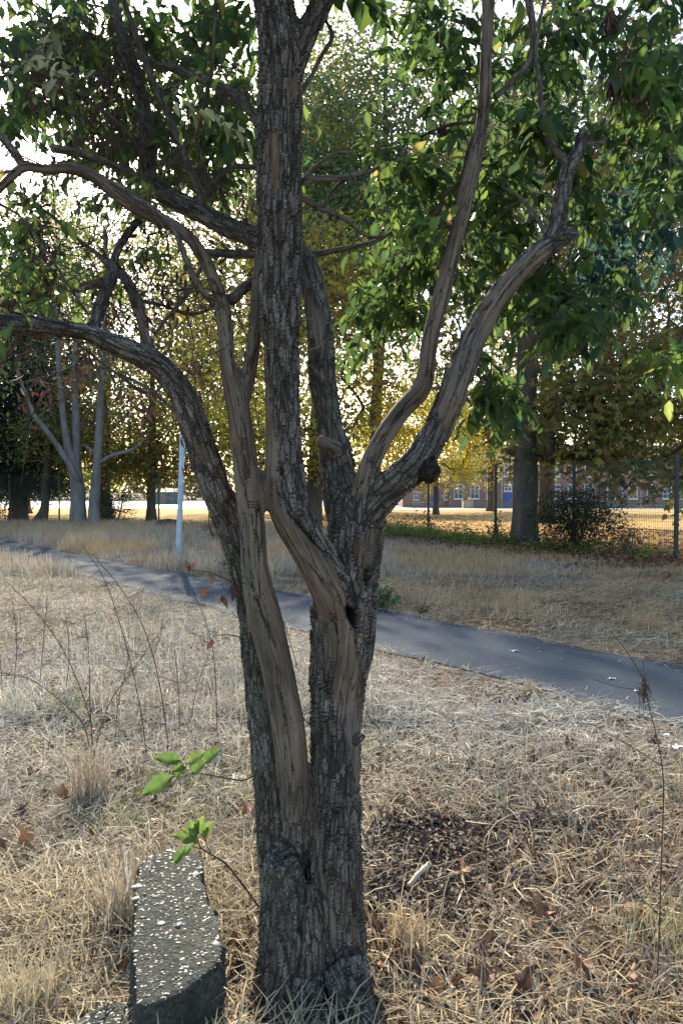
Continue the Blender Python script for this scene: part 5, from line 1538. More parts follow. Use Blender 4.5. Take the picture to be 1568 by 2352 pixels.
goal((279 - 784) / FPX * 90, 90, 4.9, 1.8, 'white football goal between the pale trunks and the blue-grey pole')
goal((72 - 784) / FPX * 92, 92, 4.0, 1.8, 'white football goal at the far left behind the bent tree')
zs = -0.86; xs0 = (340 - 784) / FPX * 130
shed = thing('green_shed', (xs0 + 3, 130, zs), 'low green shed at the far side of the playground', 'shed')
m = MB(); m.box((xs0, 130, zs), (xs0 + 5.5, 133, zs + 2.2)); m.build('wall', M_SHED, shed, smooth=False)
m = MB(); m.add([(xs0 - .2, 129.7, zs + 2.21), (xs0 + 5.7, 129.7, zs + 2.21), (xs0 + 5.7, 133.3, zs + 2.21), (xs0 - .2, 133.3, zs + 2.21), (xs0 - .2, 131.5, zs + 2.9), (xs0 + 5.7, 131.5, zs + 2.9)], [(0, 1, 5, 4), (2, 3, 4, 5), (0, 3, 2, 1)], [(1, 2, 5), (3, 0, 4)]); m.build('roof', M_ROOF, shed, smooth=False)
m = MB(); m.box((xs0 + 2.2, 129.95, zs), (xs0 + 3.2, 129.998, zs + 1.95)); m.build('door', M_WOOD, shed, smooth=False)

# stone mound near the left fence
def blob(name, label, cat, c, r, seed, mat):
    bm = bmesh.new(); bmesh.ops.create_icosphere(bm, subdivisions=4, radius=1)
    v = np.array([x.co for x in bm.verts]); f = np.array([[x.index for x in p.verts] for p in bm.faces]); bm.free()
    v = v * (1 + .18 * fbm(v * 1.4, 3, seed)[:, None]) * np.array(r) + np.array(c)
    root = part(name, v - np.array(c), None, f, mat); root.location = c
    return tag(root, label, cat)


pm, _ = P(385, 1196, 33)
blob('boulder', 'rounded grey boulder in the grass left of the blue-grey pole', 'boulder', (pm[0], 33, -0.05), (.55, .4, .32), 3, M_CONC)

# ------------------------------------------------------------------ broken concrete blocks
def concrete(label, poly, z, seed, npeb, zbot=-.06, tilt=0.0):
    rs = np.random.default_rng(seed)
    pts = np.array([PZ(u, v, z) for (u, v) in poly])
    c = pts.mean(0); root = thing('concrete_block', (c[0], c[1], 0), label, 'concrete', 'broken concrete blocks')
    bm = bmesh.new()
    top = [bm.verts.new((p[0], p[1], z + tilt * (p[1] - c[1]))) for p in pts]
    bot = [bm.verts.new((c[0] + (p[0] - c[0]) * 1.03, c[1] + (p[1] - c[1]) * 1.03, zbot)) for p in pts]
    bm.faces.new(top); bm.faces.new(bot[::-1])
    for k in range(len(pts)):
        bm.faces.new((top[k], bot[k], bot[(k + 1) % len(pts)], top[(k + 1) % len(pts)]))
    bmesh.ops.recalc_face_normals(bm, faces=bm.faces); bmesh.ops.triangulate(bm, faces=bm.faces)
    me = bpy.data.meshes.new('t'); bm.to_mesh(me); bm.free()
    o = link('t', me); r = o.modifiers.new('r', 'REMESH'); r.mode = 'VOXEL'; r.voxel_size = .007
    bpy.context.view_layer.update()
    e = o.evaluated_get(bpy.context.evaluated_depsgraph_get()); em = e.to_mesh()
    n = len(em.vertices); V = np.zeros(n * 3, np.float32); em.vertices.foreach_get('co', V); V = V.reshape(-1, 3).astype(float)
    li = np.zeros(len(em.loops), np.int32); em.loops.foreach_get('vertex_index', li); Q = li.reshape(-1, 4)
    e.to_mesh_clear(); bpy.data.objects.remove(o); bpy.data.meshes.remove(me)
    E = np.concatenate([Q[:, [0, 1]], Q[:, [1, 2]], Q[:, [2, 3]], Q[:, [3, 0]]]); deg = np.bincount(E[:, 0], minlength=n) + np.bincount(E[:, 1], minlength=n)
    for it in range(16):
        acc = np.stack([(np.bincount(E[:, 0], V[E[:, 1], a], minlength=n) + np.bincount(E[:, 1], V[E[:, 0], a], minlength=n)) / deg for a in range(3)], 1)
        V = V + .5 * (acc - V)
    nr = vnormals(V, Q)
    f1, f2, idv = voronoi(V * 55, seed)
    side = 1 - sstep(.5, .9, nr[:, 2])
    V = V + nr * (.016 * fbm(V * 9, 4, seed) * (.3 + side) + .004 * (idv - .5) * (0.3 + side) + .0022 * fbm(V * 70, 2, seed + 3) + .045 * side * np.minimum(0, fbm(V * 14, 3, seed + 9)))[:, None]
    blk = part('block_body', V, Q, None, M_CONC, root)
    # pebbles showing in the upper face
    up = np.where((nr[:, 2] > .75) & (V[:, 2] > z * .6))[0]
    tmpl = []
    for k in range(3):
        b2 = bmesh.new(); bmesh.ops.create_icosphere(b2, subdivisions=1, radius=1)
        vv = np.array([x.co for x in b2.verts]); ff = np.array([[x.index for x in p.verts] for p in b2.faces]); b2.free()
        vv = vv * (1 + .25 * vnoise(vv * 1.3, k + 5)[:, None])
        for mt in M_PEB: tmpl.append(make_mesh('pebble', vv, None, ff, mt))
    rest = MB(); rv, rf = vv, ff
    sizes = np.sort(np.abs(rs.normal(0, .0024, int(npeb * 2.6))) + .0014)[::-1]; sizes[:7] *= 1.6
    for k, s in enumerate(sizes):
        j = rs.choice(up); p = V[j]; a = rs.normal(.25, .5)
        sx_, sy_, sz_ = s * rs.uniform(1.0, 1.7), s * rs.uniform(.8, 1.3), s * rs.uniform(.35, .6)
        if k < npeb:
            o = link('pebble', tmpl[rs.choice([0, 1, 2, 3, 4, 5, 6, 7, 8], p=[.12, .12, .09, .12, .12, .10, .12, .12, .09])], root)
            o.location = p - wpos(root) - np.array([0, 0, sz_ * .35]); o.rotation_euler = (rs.normal(0, .15), rs.normal(0, .15), a); o.scale = (sx_, sy_, sz_)
        else:
            R = np.array(Matrix.Rotation(a, 3, 'Z')); rest.add((rv * np.array([sx_, sy_, sz_])) @ R.T + p, None, rf)
    rest.build('gravel_inclusions', M_PEB[0], root, kind='stuff')
    return root


concrete('large broken slab of pebbly grey concrete lying left of the tree base', [(318, 1992), (340, 1972), (390, 1957), (455, 1962), (470, 2000), (464, 2022), (480, 2048), (474, 2072), (496, 2082), (500, 2098), (516, 2112), (508, 2140), (519, 2162), (513, 2200), (490, 2212), (468, 2240), (400, 2278), (330, 2300), (306, 2290), (303, 2150), (309, 2050)], .20, 81, 300, tilt=.04)
concrete('smaller lump of pebbly concrete at the bottom edge in front of the large slab', [(150, 2352), (185, 2330), (235, 2300), (290, 2290), (325, 2312), (345, 2380), (300, 2440), (200, 2460), (140, 2410)], .09, 82, 90)

# sprout in front of the slab
sp = thing('green_sprout', PZ(596, 2100, 0), 'young sprout with a tuft of bright green leaves leaning over the concrete slab', 'sprout')
m = MB()
for rows in ([(596, 2085, 2.6, 2.35), (560, 2035, 2.4, 2.33), (520, 1985, 2.2, 2.3), (485, 1962, 2.0, 2.28), (460, 1945, 1.6, 2.26), (452, 1915, 1.2, 2.25)], [(485, 1962, 1.5, 2.28), (475, 1940, 1.2, 2.28), (468, 1918, 1.0, 2.28)], [(470, 1952, 1.4, 2.27), (445, 1945, 1.2, 2.24), (425, 1950, 1.0, 2.22)]):
    pts, r = uv_tube(rows); m.tube(pts, r, 6)
m.build('stem', M_TWIG, sp)
for (u0, v0, u1, v1, Y) in [(450, 1915, 437, 1885, 2.24), (452, 1915, 464, 1880, 2.24), (450, 1922, 402, 1917, 2.23), (452, 1920, 424, 1905, 2.22), (450, 1922, 420, 1935, 2.22), (452, 1925, 440, 1945, 2.22), (468, 1920, 482, 1892, 2.27), (440, 1946, 405, 1965, 2.22), (425, 1950, 398, 1985, 2.2), (456, 1912, 452, 1888, 2.25), (468, 1922, 474, 1900, 2.26)]:
    a, _ = P(u0, v0, Y); b, _ = P(u1, v1, Y - .02)
    place_leaf('leaf', sl if (u0 + u1) % 2 else sl2, sp, a, b - a, np.array([rs.normal(0, .4), -.8, .6]), np.linalg.norm(b - a) * 1.1)

# ------------------------------------------------------------------ dry grass
STRAW = np.array([(0.50, 0.44, 0.345), (0.42, 0.35, 0.26), (0.31, 0.255, 0.19), (0.54, 0.46, 0.32), (0.23, 0.19, 0.15), (0.58, 0.54, 0.47), (0.45, 0.34, 0.20)])


def blades(x, y, z, L, W, az, lift, bend, col, nseg):
    """strips: base point, azimuth, lift angle at the base, bend (radians over the length)"""
    n = len(x)
    seg = L / nseg
    px = [x]; py = [y]; pz = [z]
    th = lift.copy()
    for k in range(nseg):
        px.append(px[-1] + np.cos(az) * np.cos(th) * seg); py.append(py[-1] + np.sin(az) * np.cos(th) * seg); pz.append(np.maximum(pz[-1] + np.sin(th) * seg, -0.01 + 0 * z))
        th = th - bend / nseg
        az = az + RNG.normal(0, .12, n)
    wx = -np.sin(az); wy = np.cos(az)
    vs = []
    for k in range(nseg + 1):
        w = W * (1.0 if k < nseg else 0.25) * .5
        tilt = w * 0.35
        vs.append(np.stack([px[k] - wx * w, py[k] - wy * w, pz[k] - tilt], 1)); vs.append(np.stack([px[k] + wx * w, py[k] + wy * w, pz[k] + tilt], 1))
    V = np.stack(vs, 1).reshape(-1, 3)
    k2 = 2 * (nseg + 1)
    q = np.array([(2 * k, 2 * k + 1, 2 * k + 3, 2 * k + 2) for k in range(nseg)])
    Q = (q[None] + (np.arange(n) * k2)[:, None, None]).reshape(-1, 4)
    return V, Q, np.repeat(col, k2, 0)


def sample_ground(n, y0, y1, margin, power=1.0):
    y = y0 + (y1 - y0) * RNG.random(n * 2) ** power
    half = 0.465 * y + margin
    x = RNG.uniform(-1, 1, n * 2) * half
    a, s = path_coord(x, y)
    ok = (np.abs(a) > 0.80 + 0.05 * RNG.normal(0, 1, n * 2))
    ok &= x < fence_x(np.clip(y, 10.4, 38)) - 0.05
    ok &= ((x + .06) ** 2 + (y - 2.2) ** 2) > .012
    return x[ok][:n], y[ok][:n]


def chip_patch(x, y):
    """bare patches of dark bark chips right of the trunk"""
    c = PZ(985, 1945); d = PZ(900, 2060); e = PZ(1230, 1900)
    return np.maximum.reduce([np.exp(-(((x - c[0]) / .28) ** 2 + ((y - c[1]) / .20) ** 2)), .8 * np.exp(-(((x - d[0]) / .16) ** 2 + ((y - d[1]) / .12) ** 2)), .7 * np.exp(-(((x - e[0]) / .3) ** 2 + ((y - e[1]) / .12) ** 2))])


mb1 = MB()
for (n, y0, y1, mg, nseg, Wd, Lr) in ((66000, 1.45, 5.2, .8, 3, .0034, (.05, .20)), (94000, 4.8, 13.5, 2.2, 2, .0050, (.07, .22))):
    x, y = sample_ground(n, y0, y1, mg, 1.35 if y0 < 3 else 1.25)
    n = len(x)
    pn = np.stack([x, y, x * 0], 1)
    cl = fbm(pn * 1.3, 3, 5); hgt = sstep(-.1, .5, fbm(pn * 0.55, 2, 15))
    keep = RNG.random(n) > .97 * sstep(.15, .75, chip_patch(x, y))
    rb = np.hypot((x + .06) / 1.3, y - 2.17)
    keep &= (RNG.random(n) < sstep(.1, .5, rb) + .25)
    keep &= (RNG.random(n) < .62 + .6 * cl + .2)
    brn = sstep(-.1, .5, x) * sstep(4.6, 3.0, y)
    keep &= (RNG.random(n) > .38 * brn)
    x, y, cl, hgt = x[keep], y[keep], cl[keep], hgt[keep]; n = len(x)
    a, s = path_coord(x, y)
    edge = sstep(.8, 1.6, np.abs(a))
    up = RNG.random(n) < (.10 + .26 * hgt) * (.5 + .5 * edge)
    L = RNG.uniform(*Lr, n) * np.where(up, .8 + .6 * hgt, 1.0) * (.6 + .4 * edge)
    # left side beyond 3 m stands taller
    tall = sstep(.3, -.8, x) * sstep(3.2, 4.5, y) * (a < 0)
    L *= 1 + .5 * tall * up
    z = ground_z(x, y) + np.where(up, 0.0, np.abs(RNG.normal(0, .022, n)) * (1 + .6 * cl))
    lift = np.where(up, RNG.uniform(.6, 1.5, n), RNG.normal(.12, .18, n))
    bend = np.where(up, RNG.uniform(.3, 2.3, n), RNG.normal(.15, .5, n))
    ci = RNG.integers(0, len(STRAW), n)
    col = STRAW[ci] * RNG.uniform(.5, 1.15, (n, 1)) * np.array([(.97, .985, .93)])
    og = sstep(.0, .4, fbm(np.stack([x, y, x * 0], 1) * .8, 2, 25) + .30 * (a > 0))[:, None] * np.where(a > 0, .8, .55)[:, None]
    col = col * (1 - og) + og * np.where((a > 0)[:, None], np.array([(0.52, 0.36, 0.19)]), np.array([(0.46, 0.365, 0.22)])) * RNG.uniform(.7, 1.1, (n, 1))
    zone = sstep(3.0, 4.6, y) * sstep(9.5, 6.0, y) * (a < 0); zone = np.maximum(zone, .5 * sstep(.2, -.6, x) * sstep(3.0, 3.8, y) * (a < 0))[:, None] * .55
    col = col * (1 - zone) + zone * np.array([(0.565, 0.545, 0.485)]) * RNG.uniform(.65, 1.1, (n, 1))
    col = col * (1 + .35 * np.clip(fbm(np.stack([x, y, x * 0], 1) * 2.2, 3, 65), -1, 1))[:, None]
    br2 = (sstep(-.1, .5, x) * sstep(4.6, 3.0, y))[:, None] * .6 * (RNG.random((n, 1)) < .6)
    col = col * (1 - br2) + br2 * np.array([(0.25, 0.185, 0.12)])
    gre = (sstep(.25, .5, fbm(np.stack([x, y, x * 0], 1) * 1.1 + 40, 2, 35)) * (RNG.random(n) < .35))[:, None]
    col = col * (1 - gre) + gre * np.array([(0.20, 0.22, 0.09)])
    V_, Q_, C_ = blades(x, y, z, L, Wd * RNG.uniform(.6, 1.5, n), RNG.uniform(0, 6.283, n), lift, bend, col, nseg)
    mb1.add(V_, Q_, None, C_)
o = mb1.build('dry_grass', M_GRASS); tag(o, 'matted straw-coloured dry grass covering the ground around the tree', 'grass', kind='stuff')

mb2 = MB()
x, y = sample_ground(130000, 13, 38.5, 4.5, 1.35)
lx = x < fence_x(np.clip(y, 10.4, 38)) - .1 - 1.3 * ((y < 26.5) & (RNG.random(len(x)) < .85))
x, y = x[lx], y[lx]; n = len(x)
cl = fbm(np.stack([x, y, x * 0], 1) * .7, 3, 45)
keep = RNG.random(n) < .75 + .7 * cl
x, y, cl = x[keep], y[keep], cl[keep]; n = len(x)
col = STRAW[RNG.integers(0, len(STRAW), n)] * RNG.uniform(.7, 1.1, (n, 1))
og = sstep(-.1, .35, fbm(np.stack([x, y, x * 0], 1) * .5, 2, 55))[:, None] * .75
col = col * (1 - og) + og * np.array([(0.48, 0.32, 0.15)])
V_, Q_, C_ = blades(x, y, ground_z(x, y), RNG.uniform(.12, .34, n) * (1 + .5 * cl) * (1 - .55 * sstep(-2, 3, x)), RNG.uniform(.007, .014, n), RNG.uniform(0, 6.283, n), RNG.uniform(.5, 1.5, n), RNG.uniform(.1, 1.2, n), col, 1)
mb2.add(V_, Q_, None, C_)
o = mb2.build('tall_dry_grass', M_GRASS); tag(o, 'standing pale dry grass between the path and the fence', 'grass', kind='stuff')

ns = 5200
sv = RNG.uniform(-6, 24, ns); side = np.where(RNG.random(ns) < .5, -1, 1); off = .80 - np.abs(RNG.normal(0, .07, ns)); scat = RNG.random(ns) < .12
off = np.where(scat, RNG.uniform(-.8, .8, ns), off * side)
av_ = path_mid(sv) + off
x = av_ * PATH_N[0] + sv * PATH_T[0]; y = av_ * PATH_N[1] + sv * PATH_T[1]
col = STRAW[RNG.integers(0, len(STRAW), ns)] * RNG.uniform(.5, 1.05, (ns, 1))
V_, Q_, C_ = blades(x, y, np.full(ns, .022) + RNG.uniform(0, .015, ns), np.where(scat, RNG.uniform(.02, .07, ns), RNG.uniform(.05, .17, ns)), RNG.uniform(.002, .006, ns), RNG.uniform(0, 6.283, ns), RNG.normal(.1, .15, ns), RNG.normal(.1, .3, ns), col, 2)
tag(part('loose_straw', V_, Q_, None, M_GRASS, None, {'Col': C_}), 'loose straw creeping over the edges of the asphalt path', 'straw', kind='stuff')

# upright tufts one can pick out
def tuft(label, u, v, h, n, seed, spread=.06, colr=None):
    rs = np.random.default_rng(seed); p = PZ(u, v)
    p[2] = float(ground_z(np.array([p[0]]), np.array([p[1]]))[0])
    x = p[0] + rs.normal(0, spread, n); y = p[1] + rs.normal(0, spread, n)
    col = STRAW[rs.integers(0, len(STRAW), n)] * rs.uniform(.7, 1.1, (n, 1))
    if colr is not None: col = col * .4 + np.array(colr) * .6
    V_, Q_, C_ = blades(x, y, np.full(n, p[2]), h * rs.uniform(.5, 1.1, n), rs.uniform(.002, .004, n), rs.uniform(0, 6.28, n), rs.uniform(1.1, 1.57, n), rs.uniform(.1, .9, n), col, 4)
    o = part('grass_tuft', V_ - p, Q_, None, M_GRASS, None, {'Col': C_}); o.location = p
    tag(o, label, 'grass tuft', 'upright tufts of dry grass')


tuft('tall upright tuft of dry grass left of the green sprig', 205, 1830, .30, 220, 91, .05)
tuft('pale arching tuft of dry grass beside the concrete slab', 285, 2130, .26, 200, 92, .07)
tuft('yellowish tuft of dry grass in the lower left corner', 60, 2330, .18, 260, 93, .06, (0.50, 0.42, 0.24))
tuft('golden tuft of dry grass right of the tree base', 925, 2170, .14, 160, 94, .06, (0.50, 0.36, 0.18))
tuft('greenish tuft of grass in the lower right corner', 1530, 2190, .16, 180, 95, .08, (0.30, 0.30, 0.12))
tuft('orange tuft of dry grass on the far bank of the path, right of centre', 1180, 1395, .30, 200, 96, .16, (0.50, 0.30, 0.12))
tuft('orange tuft of dry grass near the right edge beyond the path', 1480, 1440, .24, 160, 97, .10, (0.50, 0.30, 0.12))
tuft('tuft of golden grass at the near path edge on the right', 1215, 1590, .10, 60, 98, .04, (0.50, 0.40, 0.2))

# ------------------------------------------------------------------ dead stems
def stems(label, rows_list, seed, side=14, name='dead_weed', cat='weed', rmul=0.85, sub=True):
    rs = np.random.default_rng(seed)
    f = rows_list[0][0]
    b = PZ(f[0], f[1]); b[2] = 0
    root = thing(name, b, label, cat, 'dead stalks standing in the grass')
    for rows in rows_list:
        ctrl = []
        for (u, v, hw, Y) in rows:
            p, k = P(u, v, Y); ctrl.append((*p, hw * k * rmul))
        ctrl[0] = (ctrl[0][0], ctrl[0][1], min(ctrl[0][2], .0), ctrl[0][3])
        s = spline(ctrl, .03)
        m = MB(); m.tube(s[:, :3], np.maximum(s[:, 3], .0007), 5)
        for k in range(side if sub else 0):
            j = rs.integers(len(s) // 4, len(s) - 2); p = s[j, :3]
            d = unit(np.array([rs.normal(0, 1), rs.normal(0, .7), rs.uniform(-.1, .9)])); L = rs.uniform(.06, .28)
            c = spline([p, p + d * L * .5 + rs.normal(0, .012, 3), p + d * L + np.array([0, 0, rs.uniform(-.05, .05)])], .04)
            m.tube(c, np.linspace(.0012, .0006, len(c)), 4, cap=False)
            for kk in range(2):
                jj = rs.integers(1, len(c)); d2 = unit(d + rs.normal(0, .8, 3)); m.tube(np.array([c[jj], c[jj] + d2 * .05, c[jj] + d2 * .1 + rs.normal(0, .01, 3)]), [.0008, .0006, .0005], 3, cap=False)
        m.build('stem', M_STEM, root)
    return root


def gy(u, v): return float(PZ(u, v)[1])


Y1 = gy(333, 1740)
stems('pair of thin dark dead stalks curving up to the left beside the foreground tree', [[(387, 1705, 1.7, gy(387, 1705)), (372, 1600, 1.5, 3.5), (350, 1500, 1.4, 3.5), (320, 1420, 1.3, 3.5), (270, 1340, 1.1, 3.5), (210, 1270, .8, 3.5)], [(338, 1740, 1.6, Y1), (325, 1640, 1.5, Y1), (300, 1520, 1.3, Y1), (272, 1420, 1.2, Y1), (240, 1330, 1.0, Y1), (190, 1250, .7, Y1)]], 101, 16)
Y1 = gy(210, 1720)
stems('fan of thin branching dead twigs at the left of the picture', [[(210, 1730, 2.0, Y1), (190, 1660, 1.6, Y1), (140, 1610, 1.3, Y1), (70, 1560, 1.1, Y1), (0, 1545, .9, Y1)], [(215, 1730, 1.8, Y1), (205, 1640, 1.5, Y1), (150, 1500, 1.2, Y1), (80, 1400, 1.0, Y1), (20, 1340, .8, Y1)], [(213, 1730, 1.6, Y1), (207, 1600, 1.3, Y1), (205, 1500, 1.1, Y1), (195, 1410, .9, Y1)], [(216, 1730, 1.6, Y1), (250, 1620, 1.3, Y1), (290, 1560, 1.1, Y1), (340, 1490, .9, Y1), (390, 1420, .7, Y1)]], 102, 16)
Y1 = gy(500, 1710)
stems('single upright dead stalk with wispy side twigs just left of the tree', [[(500, 1712, 1.5, Y1), (497, 1600, 1.3, Y1), (490, 1500, 1.1, Y1), (470, 1420, .9, Y1), (440, 1350, .7, Y1)]], 103, 20)
Y1 = gy(430, 1690)
stems('cluster of short pale twiggy weeds behind the two dark stalks', [[(415, 1680, 1.4, Y1), (410, 1580, 1.1, Y1), (400, 1480, .8, Y1)], [(435, 1690, 1.2, Y1), (450, 1590, 1.0, Y1), (480, 1500, .8, Y1)], [(265, 1690, 1.4, Y1), (275, 1600, 1.1, Y1), (300, 1500, .8, Y1)]], 104, 16)
Y1 = gy(60, 1600)
stems('tangle of fine dead weeds at the left edge below the path', [[(30, 1600, 1.4, Y1), (40, 1480, 1.1, Y1), (30, 1380, .8, Y1)], [(90, 1600, 1.3, Y1), (100, 1480, 1.0, Y1), (110, 1370, .7, Y1)], [(10, 1620, 1.3, Y1), (0, 1500, 1.0, Y1), (-10, 1380, .7, Y1)], [(150, 1610, 1.3, Y1), (160, 1500, 1.0, Y1), (150, 1400, .7, Y1)]], 105, 22)
Y1 = gy(690, 1560)
stems('faint dead weed standing between the two stems of the tree', [[(690, 1560, 1.2, Y1), (665, 1470, 1.0, Y1), (640, 1400, .8, Y1), (615, 1360, .6, Y1)]], 106, 8)
# tall stalk at right
Y1 = gy(1505, 2320)
tall = stems('tall thin dark stalk with a withered seed head at the right', [[(1503, 2340, 2.4, Y1), (1512, 2150, 2.2, Y1), (1517, 1980, 2.0, Y1 + .03), (1522, 1800, 1.8, Y1 + .05), (1508, 1700, 1.6, Y1 + .06), (1490, 1630, 1.4, Y1 + .08), (1474, 1560, 1.2, Y1 + .1), (1440, 1500, 1.1, Y1 + .1), (1398, 1447, .9, Y1 + .1)]], 107, 0)
m = MB(); rs = np.random.default_rng(108)
p0, _ = P(1476, 1590, Y1 + .08)
for k in range(46):
    d = unit(rs.normal(0, 1, 3) + [0, 0, .3]); m.tube(np.array([p0 + rs.normal(0, .010, 3) * [1, 1, 2.2], p0 + rs.normal(0, .012, 3) * [1, 1, 2.5] + d * .012]), [.0012, .0009], 3, cap=False)
m.build('seed_head', M_STEM, tall)
m = MB()
for rows in ([(1516, 2000, 1.2, Y1), (1470, 2070, 1.0, Y1 - .02), (1430, 2010, .8, Y1)], [(1520, 1760, 1.2, Y1 + .05), (1440, 1710, 1.0, Y1 + .1), (1350, 1660, .7, Y1 + .15)], [(1478, 1585, 1.0, Y1 + .08), (1420, 1578, .8, Y1 + .08), (1360, 1560, .6, Y1 + .08)], [(1508, 2080, 1.2, Y1), (1560, 1980, 1.0, Y1), (1600, 1900, .8, Y1)], [(1512, 2100, 1.2, Y1), (1450, 2040, 1, Y1), (1400, 1960, .7, Y1)]):
    pts, r = uv_tube(rows, step=.02); m = MB(); m.tube(pts, np.maximum(r, .0006), 4); m.build('side_twig', M_STEM, tall)

# ------------------------------------------------------------------ fallen leaves and litter
LOBE = []
for k in range(25):
    a = -math.pi * .93 + 2 * math.pi * .93 * k / 24
    r_ = .52 * (.48 + .52 * abs(math.cos(2.5 * a)) ** .8) * (1.0 - .18 * abs(a) / math.pi)
    LOBE.append((math.sin(a) * r_, .45 + math.cos(a) * r_, 0))
LOBE = np.array(LOBE)


def dead_leaf_mesh(seed, col):
    rs = np.random.default_rng(seed)
    ctr = np.array([[0, .42, 0]])
    mid = ctr + (LOBE - ctr) * .55
    v = np.concatenate([ctr, mid, LOBE])
    n = len(LOBE)
    t = [(0, 1 + k, 1 + (k + 1) % n) for k in range(n - 1)]
    q = [(1 + k, 1 + n + k, 1 + n + k + 1, 1 + k + 1) for k in range(n - 1)]
    r = np.hypot(v[:, 0], v[:, 1] - .42)
    v[:, 2] = rs.uniform(.6, 1.4) * r ** 1.5 * np.sin(np.arctan2(v[:, 1] - .42, v[:, 0]) * rs.integers(1, 4) + rs.uniform(0, 6)) + .5 * np.abs(v[:, 0]) ** 1.3 + rs.normal(0, .03, len(v))
    c = np.array(col)[None] * rs.uniform(.75, 1.2, (len(v), 1))
    return make_mesh('fallen_leaf', v, q, t, M_DEAD, {'Col': c})


DL = [dead_leaf_mesh(200 + k, c) for k, c in enumerate([(0.12, 0.062, 0.036), (0.17, 0.088, 0.045), (0.085, 0.050, 0.034), (0.14, 0.075, 0.05), (0.10, 0.048, 0.03), (0.23, 0.115, 0.05)])]
rs = np.random.default_rng(301)
spots = [(1090, 1822), (1062, 1745), (1240, 1880), (1260, 1900), (950, 1810), (868, 1722), (1180, 1607), (1110, 1597), (1130, 1590), (985, 1525), (1160, 1610), (1000, 1530), (960, 1528), (1045, 1620), (1340, 2080), (1280, 2135), (1050, 2030), (1065, 1880), (1030, 1880), (905, 2130),
         (560, 2215), (548, 2190), (555, 1830), (565, 1870), (545, 1880), (55, 1965), (30, 1965), (75, 2290), (60, 2270), (290, 2100), (285, 2160), (245, 1930), (20, 1870), (330, 1620), (420, 1630), (480, 1700), (230, 1640), (300, 1790), (190, 1860), (1130, 2280), (1190, 2330), (560, 2345), (870, 2235), (960, 1740), (1310, 1965), (1440, 2150), (1400, 1800), (1500, 1905), (1530, 1760), (1060, 1945), (1110, 1990), (1350, 1730), (1420, 2290), (1000, 2300), (130, 2200), (170, 2130), (1210, 1750), (1150, 1700), (935, 1700), (905, 1610)]
for k in range(70):
    spots.append((rs.uniform(850, 1560), 1560 + 780 * rs.random()) if k % 3 else (rs.uniform(0, 560), 1600 + 720 * rs.random()))
for (u, v) in spots:
    p = PZ(u + rs.normal(0, 3), v + rs.normal(0, 3))
    a, s = path_coord(p[0], p[1])
    if abs(a) < .8: continue
    p[2] = float(ground_z(np.array([p[0]]), np.array([p[1]]))[0]) + rs.uniform(.012, .04)
    o = link('fallen_leaf', DL[rs.integers(len(DL))])
    sc = rs.uniform(.045, .085)
    o.scale = (sc, sc * rs.uniform(1, 1.35), sc); o.location = p; o.rotation_euler = (rs.normal(0, .45), rs.normal(0, .45), rs.uniform(0, 6.28))
    tag(o, 'curled brown dead leaf lying in the dry grass', 'leaf', 'fallen brown leaves in the grass')

# dark bark chips on the bare patch right of the trunk
n = 4200
cc_ = [PZ(985, 1945), PZ(905, 2060), PZ(1230, 1900), PZ(960, 1890)]
w = rs.choice(4, n, p=[.42, .2, .2, .18])
x = np.array([c[0] for c in cc_])[w] + rs.normal(0, 1, n) * np.array([.17, .10, .20, .10])[w]
y = np.array([c[1] for c in cc_])[w] + rs.normal(0, 1, n) * np.array([.13, .08, .08, .06])[w]
col = np.array([(0.05, 0.042, 0.036), (0.08, 0.066, 0.056), (0.035, 0.028, 0.024), (0.14, 0.12, 0.10), (0.09, 0.05, 0.03)])[rs.integers(0, 5, n)] * rs.uniform(.6, 1.3, (n, 1))
ln = rs.uniform(.014, .04, n)
v_, q_, t_, k_ = leaf_batch(np.stack([x, y, ground_z(x, y) + rs.uniform(.006, .05, n)], 1), rs.normal(0, 1, (n, 3)) * np.array([1, 1, .35]), np.array([0, 0, 1]) + rs.normal(0, .5, (n, 3)), ln, ln * rs.uniform(.3, .6, n), KITE_T, None, KITE_TR)
tag(part('bark_chips', v_, None, t_, M_DEAD, None, {'Col': np.repeat(col, k_, 0)}), 'dark patch of bark chips and crumbled leaves right of the trunk', 'bark chips', kind='stuff')

# small leaf and bark litter (uncountable)
mbl = MB()
n = 9000
x, y = sample_ground(n, 1.6, 9, .5, 1.6)
k1 = int(n * .4)
k2 = int(n * .7)
cc = [PZ(985, 1945), PZ(900, 2060), PZ(1230, 1900)]
w = rs.integers(0, 3, k1)
x[:k1] = np.array([c[0] for c in cc])[w] + rs.normal(0, 1, k1) * np.array([.24, .14, .30])[w]
y[:k1] = np.array([c[1] for c in cc])[w] + rs.normal(0, 1, k1) * np.array([.14, .09, .10])[w]
x[k1:k2] = rs.uniform(.05, 1.9, k2 - k1); y[k1:k2] = rs.uniform(1.9, 4.3, k2 - k1)
n = len(x)
pal = np.array([(0.09, 0.045, 0.028), (0.16, 0.075, 0.04), (0.06, 0.05, 0.042), (0.24, 0.21, 0.18), (0.20, 0.10, 0.05), (0.09, 0.078, 0.07)])
col = pal[rs.integers(0, 6, n)] * rs.uniform(.6, 1.2, (n, 1))
ln = rs.uniform(.018, .055, n); ln[:k1] = rs.uniform(.012, .04, k1)
d = rs.normal(0, 1, (n, 3)) * np.array([1, 1, .3])
v_, q_, t_, k_ = leaf_batch(np.stack([x, y, ground_z(x, y) + rs.uniform(.004, .03, n)], 1), d, np.array([0, 0, 1]) + rs.normal(0, .5, (n, 3)), ln, ln * rs.uniform(.25, .6, n))
mbl.add(v_, q_, t_, np.repeat(col, k_, 0))
